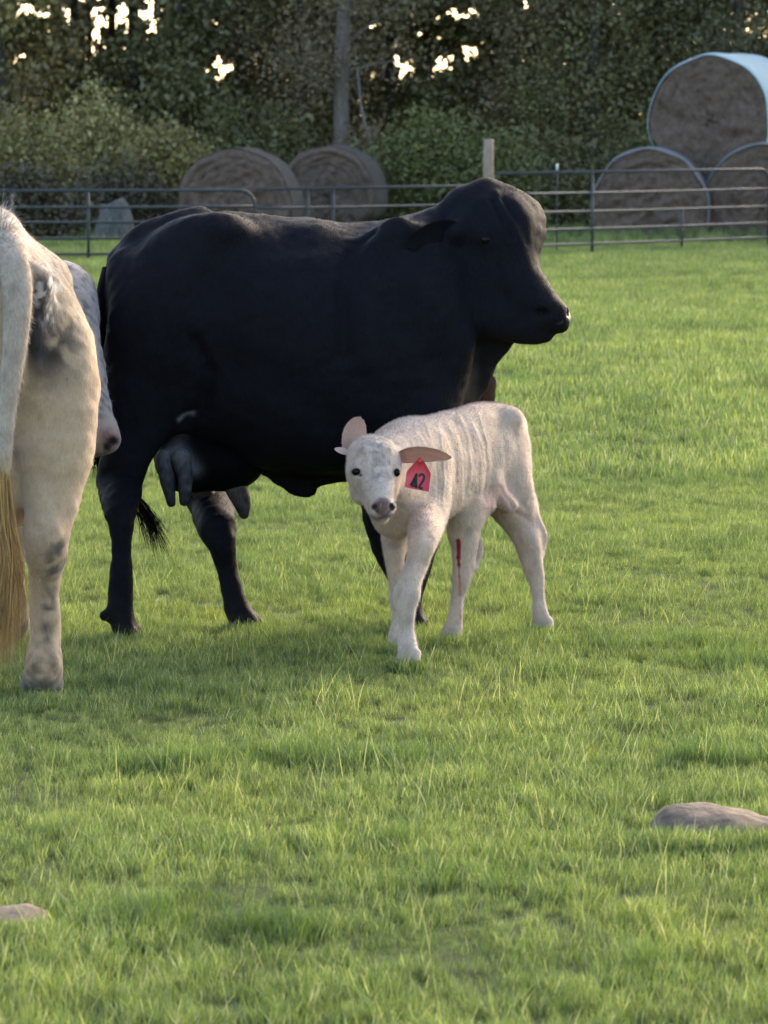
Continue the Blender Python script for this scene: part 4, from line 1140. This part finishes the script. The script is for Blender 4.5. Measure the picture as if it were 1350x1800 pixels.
    strokes([[(736.5, 838), (740, 833.5), (745, 836), (744.5, 843), (739, 852), (736.5, 858)], [(736.5, 858), (740, 857.5), (743, 859)]], 2.0, 'tag_digit')
    return root
def empty_child(name, loc, parent):
    o = bpy.data.objects.new(name, None); COL.objects.link(o); o.parent = parent
    o.location = tuple(np.asarray(loc) - parent_origin(parent)); o.empty_display_size = .05
    return o
M_ear, _nt, _b = new_mat('ear_skin')
_a = nd(_nt, 'ShaderNodeAttribute', attribute_name='coat'); _nt.links.new(_a.outputs['Color'], _b.inputs['Base Color'])
_b.inputs['Roughness'].default_value = .75
_t = nd(_nt, 'ShaderNodeBsdfTranslucent'); _nt.links.new(mix(_nt, _a.outputs['Color'], (1.3, .75, .55), 1.0, 'MULTIPLY'), _t.inputs[0])
_m = nd(_nt, 'ShaderNodeMixShader', i_0=.3); _nt.links.new(_b.outputs[0], _m.inputs[1]); _nt.links.new(_t.outputs[0], _m.inputs[2])
_nt.links.new(_m.outputs[0], _nt.nodes['Material Output'].inputs[0])
white_calf()

# ---- pale cow seen from behind at the left edge, looking back over its right side
def pale_cow():
    O = ground(8, 1226); yaw = math.radians(9)
    root = empty('cow', (O[0], O[1], 0), 'dirty white cow seen from behind, cut off by the left edge, golden tail hair', 'cow', 'cows in the pasture')
    ax, lt = np.array([-math.sin(yaw), math.cos(yaw), 0]), np.array([math.cos(yaw), math.sin(yaw), 0])
    W = lambda x, y, z: np.array([O[0], O[1], 0]) + lt * x + ax * y + np.array([0, 0, z])
    S = Sculpt((O[0] - .75, O[1] - .35, -.02), (O[0] + .42, O[1] + 2.15, 1.52), .0095)
    st = [(-.16, 1.16, .98, .04), (-.12, 1.26, .9, .12), (0, 1.345, .76, .185), (.15, 1.375, .66, .21), (.35, 1.375, .6, .245), (.6, 1.35, .57, .30), (.9, 1.33, .55, .34), (1.2, 1.34, .56, .32), (1.45, 1.36, .6, .27), (1.65, 1.3, .7, .18), (1.76, 1.15, .85, .07)]
    S.barrel(st, (O[0], O[1], 0), ax, lt, .04, 1.85)
    def L(rows, k=.04, e=1.0, sub=False):
        S.chain([W(*r_[:3]) for r_ in rows], [r_[3] for r_ in rows], k, lt, e, sub)
    L([(0, -.12, 1.28, .045), (0, .05, 1.345, .05), (0, .4, 1.365, .05)], .06)
    for m in (1, -1):
        S.ell(W(.165 * m, .34, 1.2), (.055, .08, .055), .08)
        S.ell(W(.085 * m, -.11, 1.2), (.05, .06, .06), .06)
        L([(.12 * m, .1, 1.12, .11), (.155 * m, .04, .98, .125), (.165 * m, 0, .84, .115), (.162 * m, .0, .72, .098)], .07)
        L([(.155 * m, .0, .74, .1), (.142 * m, -.01, .62, .085), (.128 * m, -.04, .52, .072), (.12 * m, -.05, .455, .066), (.118 * m, -.02, .38, .054), (.118 * m, 0, .28, .043), (.117 * m, 0, .18, .046), (.115 * m, -.01, .12, .054), (.114 * m, 0, .07, .056)], .035)
        L([(.135 * m, -.02, .6, .035), (.122 * m, -.10, .475, .028), (.118 * m, -.05, .4, .03)], .03)
        for q in (-.03, .03): S.ell(W(.114 * m + q, -.055, .11), (.015, .017, .02), .015)
        g = W(.112 * m, .03, 0)
        for q in (-1, 1):
            a = g + lt * q * .024; b = g + lt * q * .026 + ax * .04
            S.chain([a + [0, 0, .055], b + [0, 0, .028]], [.033, .034], .012)
        # fore legs
        L([(.2 * m, 1.35, 1.05, .12), (.19 * m, 1.4, .8, .11), (.16 * m, 1.38, .62, .08), (.14 * m, 1.4, .45, .055), (.13 * m, 1.38, .36, .054), (.13 * m, 1.38, .22, .038), (.13 * m, 1.37, .12, .046), (.13 * m, 1.4, .05, .05)], .05)
    # udder hint between the thighs
    S.ell(W(0, .16, .6), (.13, .14, .13), .06)
    # neck bends right, head hangs towards the muzzle seen beyond the thigh
    H = lambda px, py, Y: at(px, py, Y)
    S.chain([W(0, 1.5, 1.08), W(.06, 1.66, 1.08), H(70, 560, 14.86), H(100, 520, 14.86)], [.25, .2, .15, .12], .08)
    s = mpx(14.6)
    S.ell(H(108, 540, 14.8), (.105, .11, .11), .05)
    limb(S, [(112, 560, 14.76, 58), (130, 630, 14.66, 50), (150, 700, 14.58, 40), (168, 752, 14.52, 34)], .045)
    limb(S, [(95, 620, 14.72, 55), (120, 720, 14.6, 40), (150, 780, 14.54, 27)], .045)
    S.ell(H(178, 768, 14.5), (34 * s, .062, 34 * s), .025)
    S.ell(H(196, 772, 14.47), (17 * s, .045, 24 * s), .015)
    S.ell(H(199, 775, 14.415), (10 * s, .024, 7 * s), .01, sub=True); S.ell(H(189, 785, 14.425), (4 * s, .02, 8 * s), .01, sub=True)
    limb(S, [(165, 800, 14.45, 2), (182, 800, 14.44, 2), (204, 792, 14.45, 2)], .012, sub=True)
    V, Q = S.skin()
    N = normals(V, Q); X, Y = project(V)
    facing = np.clip(-N[:, 1] * 2.2, 0, 1); rear = V[:, 1] < O[1] + .75
    D = .004 * waves(V, .14, 31) + .0015 * waves(V, .04, 32)
    for P, sg, a in (([(92, 640), (60, 620)], 16, -.006), ([(148, 560), (140, 700), (150, 780)], 10, .006), ([(70, 930), (72, 1000), (74, 1100)], 7, -.006), ([(55, 980), (60, 1120)], 6, .004), ([(40, 800), (90, 830), (130, 820)], 20, .006)):
        D += a * gauss_line(X, Y, P, sg) * facing * rear
    C0n = waves(V, .05, 37)
    headz = (V[:, 1] > O[1] + 1.1) & (X > 100)
    for P in ([(150, 600), (172, 640)], [(158, 640), (180, 668)], [(146, 560), (160, 600)], [(168, 690), (188, 712)]):
        D += .005 * gauss_line(X, Y, P, 5) * headz
    V = V + N * D[:, None]; N = normals(V, Q)
    base = np.array([.48, .33, .20])
    C = np.tile(base, (len(V), 1)) * (1 + .07 * waves(V, .2, 33))[:, None]
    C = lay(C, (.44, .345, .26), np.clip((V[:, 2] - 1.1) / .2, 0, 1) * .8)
    n1, n2, n3 = waves(V, .09, 34), waves(V, .03, 35), waves(V * [1, 1, .3], .04, 36)
    back = rear * (N[:, 1] < .55)
    C = lay(C, (.075, .055, .04), blob(X, Y, 96, 548, 52, 112, .4) * np.clip(.95 + n1 * .35 + n2 * .5 + C0n * .4, 0, 1) * back)
    C = lay(C, (.016, .013, .012), blob(X, Y, 70, 585, 38, 78, .45) * np.clip(1.1 + n1 * .3 + n3 * .5, 0, 1) * back)
    C = lay(C, (.50, .46, .42), blob(X, Y, 84, 515, 26, 42, .5) * np.clip(.1 + n2 * 1.1, 0, 1) * back)
    C = lay(C, (.24, .175, .10), blob(X, Y, 122, 510, 22, 60, .6) * .7 * back)
    C = lay(C, (.09, .065, .042), blob(X, Y, 102, 972, 16, 34, .7) * np.clip(.7 + n2 * .6, 0, 1) * rear)
    C = lay(C, (.12, .09, .07), gauss_line(X, Y, [(98, 975), (86, 1060), (80, 1120)], 9) * np.clip(.5 + n2 * .7, 0, 1) * rear)
    C = lay(C, (.07, .055, .045), np.clip((1.0 - V[:, 2] / .2), 0, 1) * np.clip(.7 + n2 * .8, 0, 1))
    C = lay(C, (.11, .085, .065), np.clip((.07 - V[:, 2]) / .03, 0, 1) * .8)
    C = lay(C, (.34, .22, .15), gauss_line(X, Y, [(28, 800), (60, 790)], 10) * .6 * back)
    C = lay(C, (.36, .30, .265), headz * 1.0)
    C = lay(C, (.12, .095, .08), headz * np.clip(n2 * .9 + n1 * .3, 0, 1) * .8)
    C = lay(C, (.42, .30, .245), headz * blob(X, Y, 172, 775, 46, 40, .3))
    C = lay(C, (.06, .035, .03), headz * gauss_line(X, Y, [(160, 800), (180, 802), (203, 794)], 2.5) * .8)
    nz = headz * blob(X, Y, 197, 772, 21, 26, .25)
    C = lay(C, (.30, .19, .155), nz * .9)
    C = lay(C, (.010, .005, .004), headz * np.maximum(blob(X, Y, 199, 775, 12, 9, .3), blob(X, Y, 188, 787, 7, 10, .4)))
    skin_obj('body', V, Q, C, M_white, root)
    fur(V, Q[((nz < .3) & (V[:, 2] > .07))[Q].all(1)], N, C, 95000, .013, .0008, (0, -.1, -1), 'coat_hair', M_white, root, .35, 13, 1.1)
    # tail and switch
    tp = np.array([W(0, -.06, 1.335), W(.012, -.15, 1.30), W(.03, -.21, 1.2), W(.022, -.215, 1.05), W(-.002, -.2, .85), W(-.015, -.19, .68), W(-.018, -.18, .6)])
    Sx = Sculpt(tp.min(0) - .09, tp.max(0) + .09, .006)
    Sx.chain(tp, [.045, .045, .043, .036, .028, .024, .018], .02)
    Vt, Qt = Sx.skin(); Nt = normals(Vt, Qt); zt = Vt[:, 2]
    Ct = np.tile([.44, .345, .26], (len(Vt), 1)) * (1 + .1 * waves(Vt, .06, 41))[:, None]
    Ct = lay(Ct, (.50, .33, .15), np.clip((.75 - zt) / .1, 0, 1))
    tail = skin_obj('tail', Vt, Qt, Ct, M_white, root)
    fur(Vt, Qt, Nt, Ct, 9000, .02, .0009, (0, 0, -1), 'tail_coat', M_white, tail, .3, 42)
    sw = np.array([W(-.016, -.19, .72), W(-.012, -.2, .55), W(.0, -.2, .4), W(-.012, -.2, .25), W(-.03, -.2, .08)])
    sw2 = sw + np.array([.012, 0, 0]) * np.linspace(0, 1, 5)[:, None]; sw3 = sw - np.array([.035, 0, 0]) * np.linspace(0, 1, 5)[:, None]
    hair_lock([(sw, 600), (sw2, 400), (sw3, 500)], .0013, 'tail_switch', M_white, tail, (.38, .215, .07), 6, .016, .008)
    # tuft of hair on the tail head
    hair_lock([(np.array([W(.0, -.1, 1.33), W(.02, -.11, 1.37), W(.05, -.12, 1.385)]), 60), (np.array([W(-.02, -.1, 1.34), W(-.01, -.1, 1.40), W(.01, -.11, 1.43)]), 80)], .001, 'tail_tuft', M_white, tail, (.62, .54, .46), 7, .012)
    # head furniture on the hidden side of the thigh
    for b, t_, up in ((H(85, 505, 14.86), H(50, 520, 15.03), (0, -.4, -.9)), (H(112, 520, 14.72), H(95, 560, 14.56), (.3, -.3, -.9))):
        Ve, Qe = ear_mesh(b, t_, up, .055, .5, .011); me = np_mesh('ear', Ve, Qe); set_col(me, 'coat', np.tile([.45, .41, .38], (len(Ve), 1))); link('ear', me, M_white, root)
    ball(H(135, 600, 14.60), (.014, .012, .014)).build('eye', M_eye, root)
    return root
pale_cow()
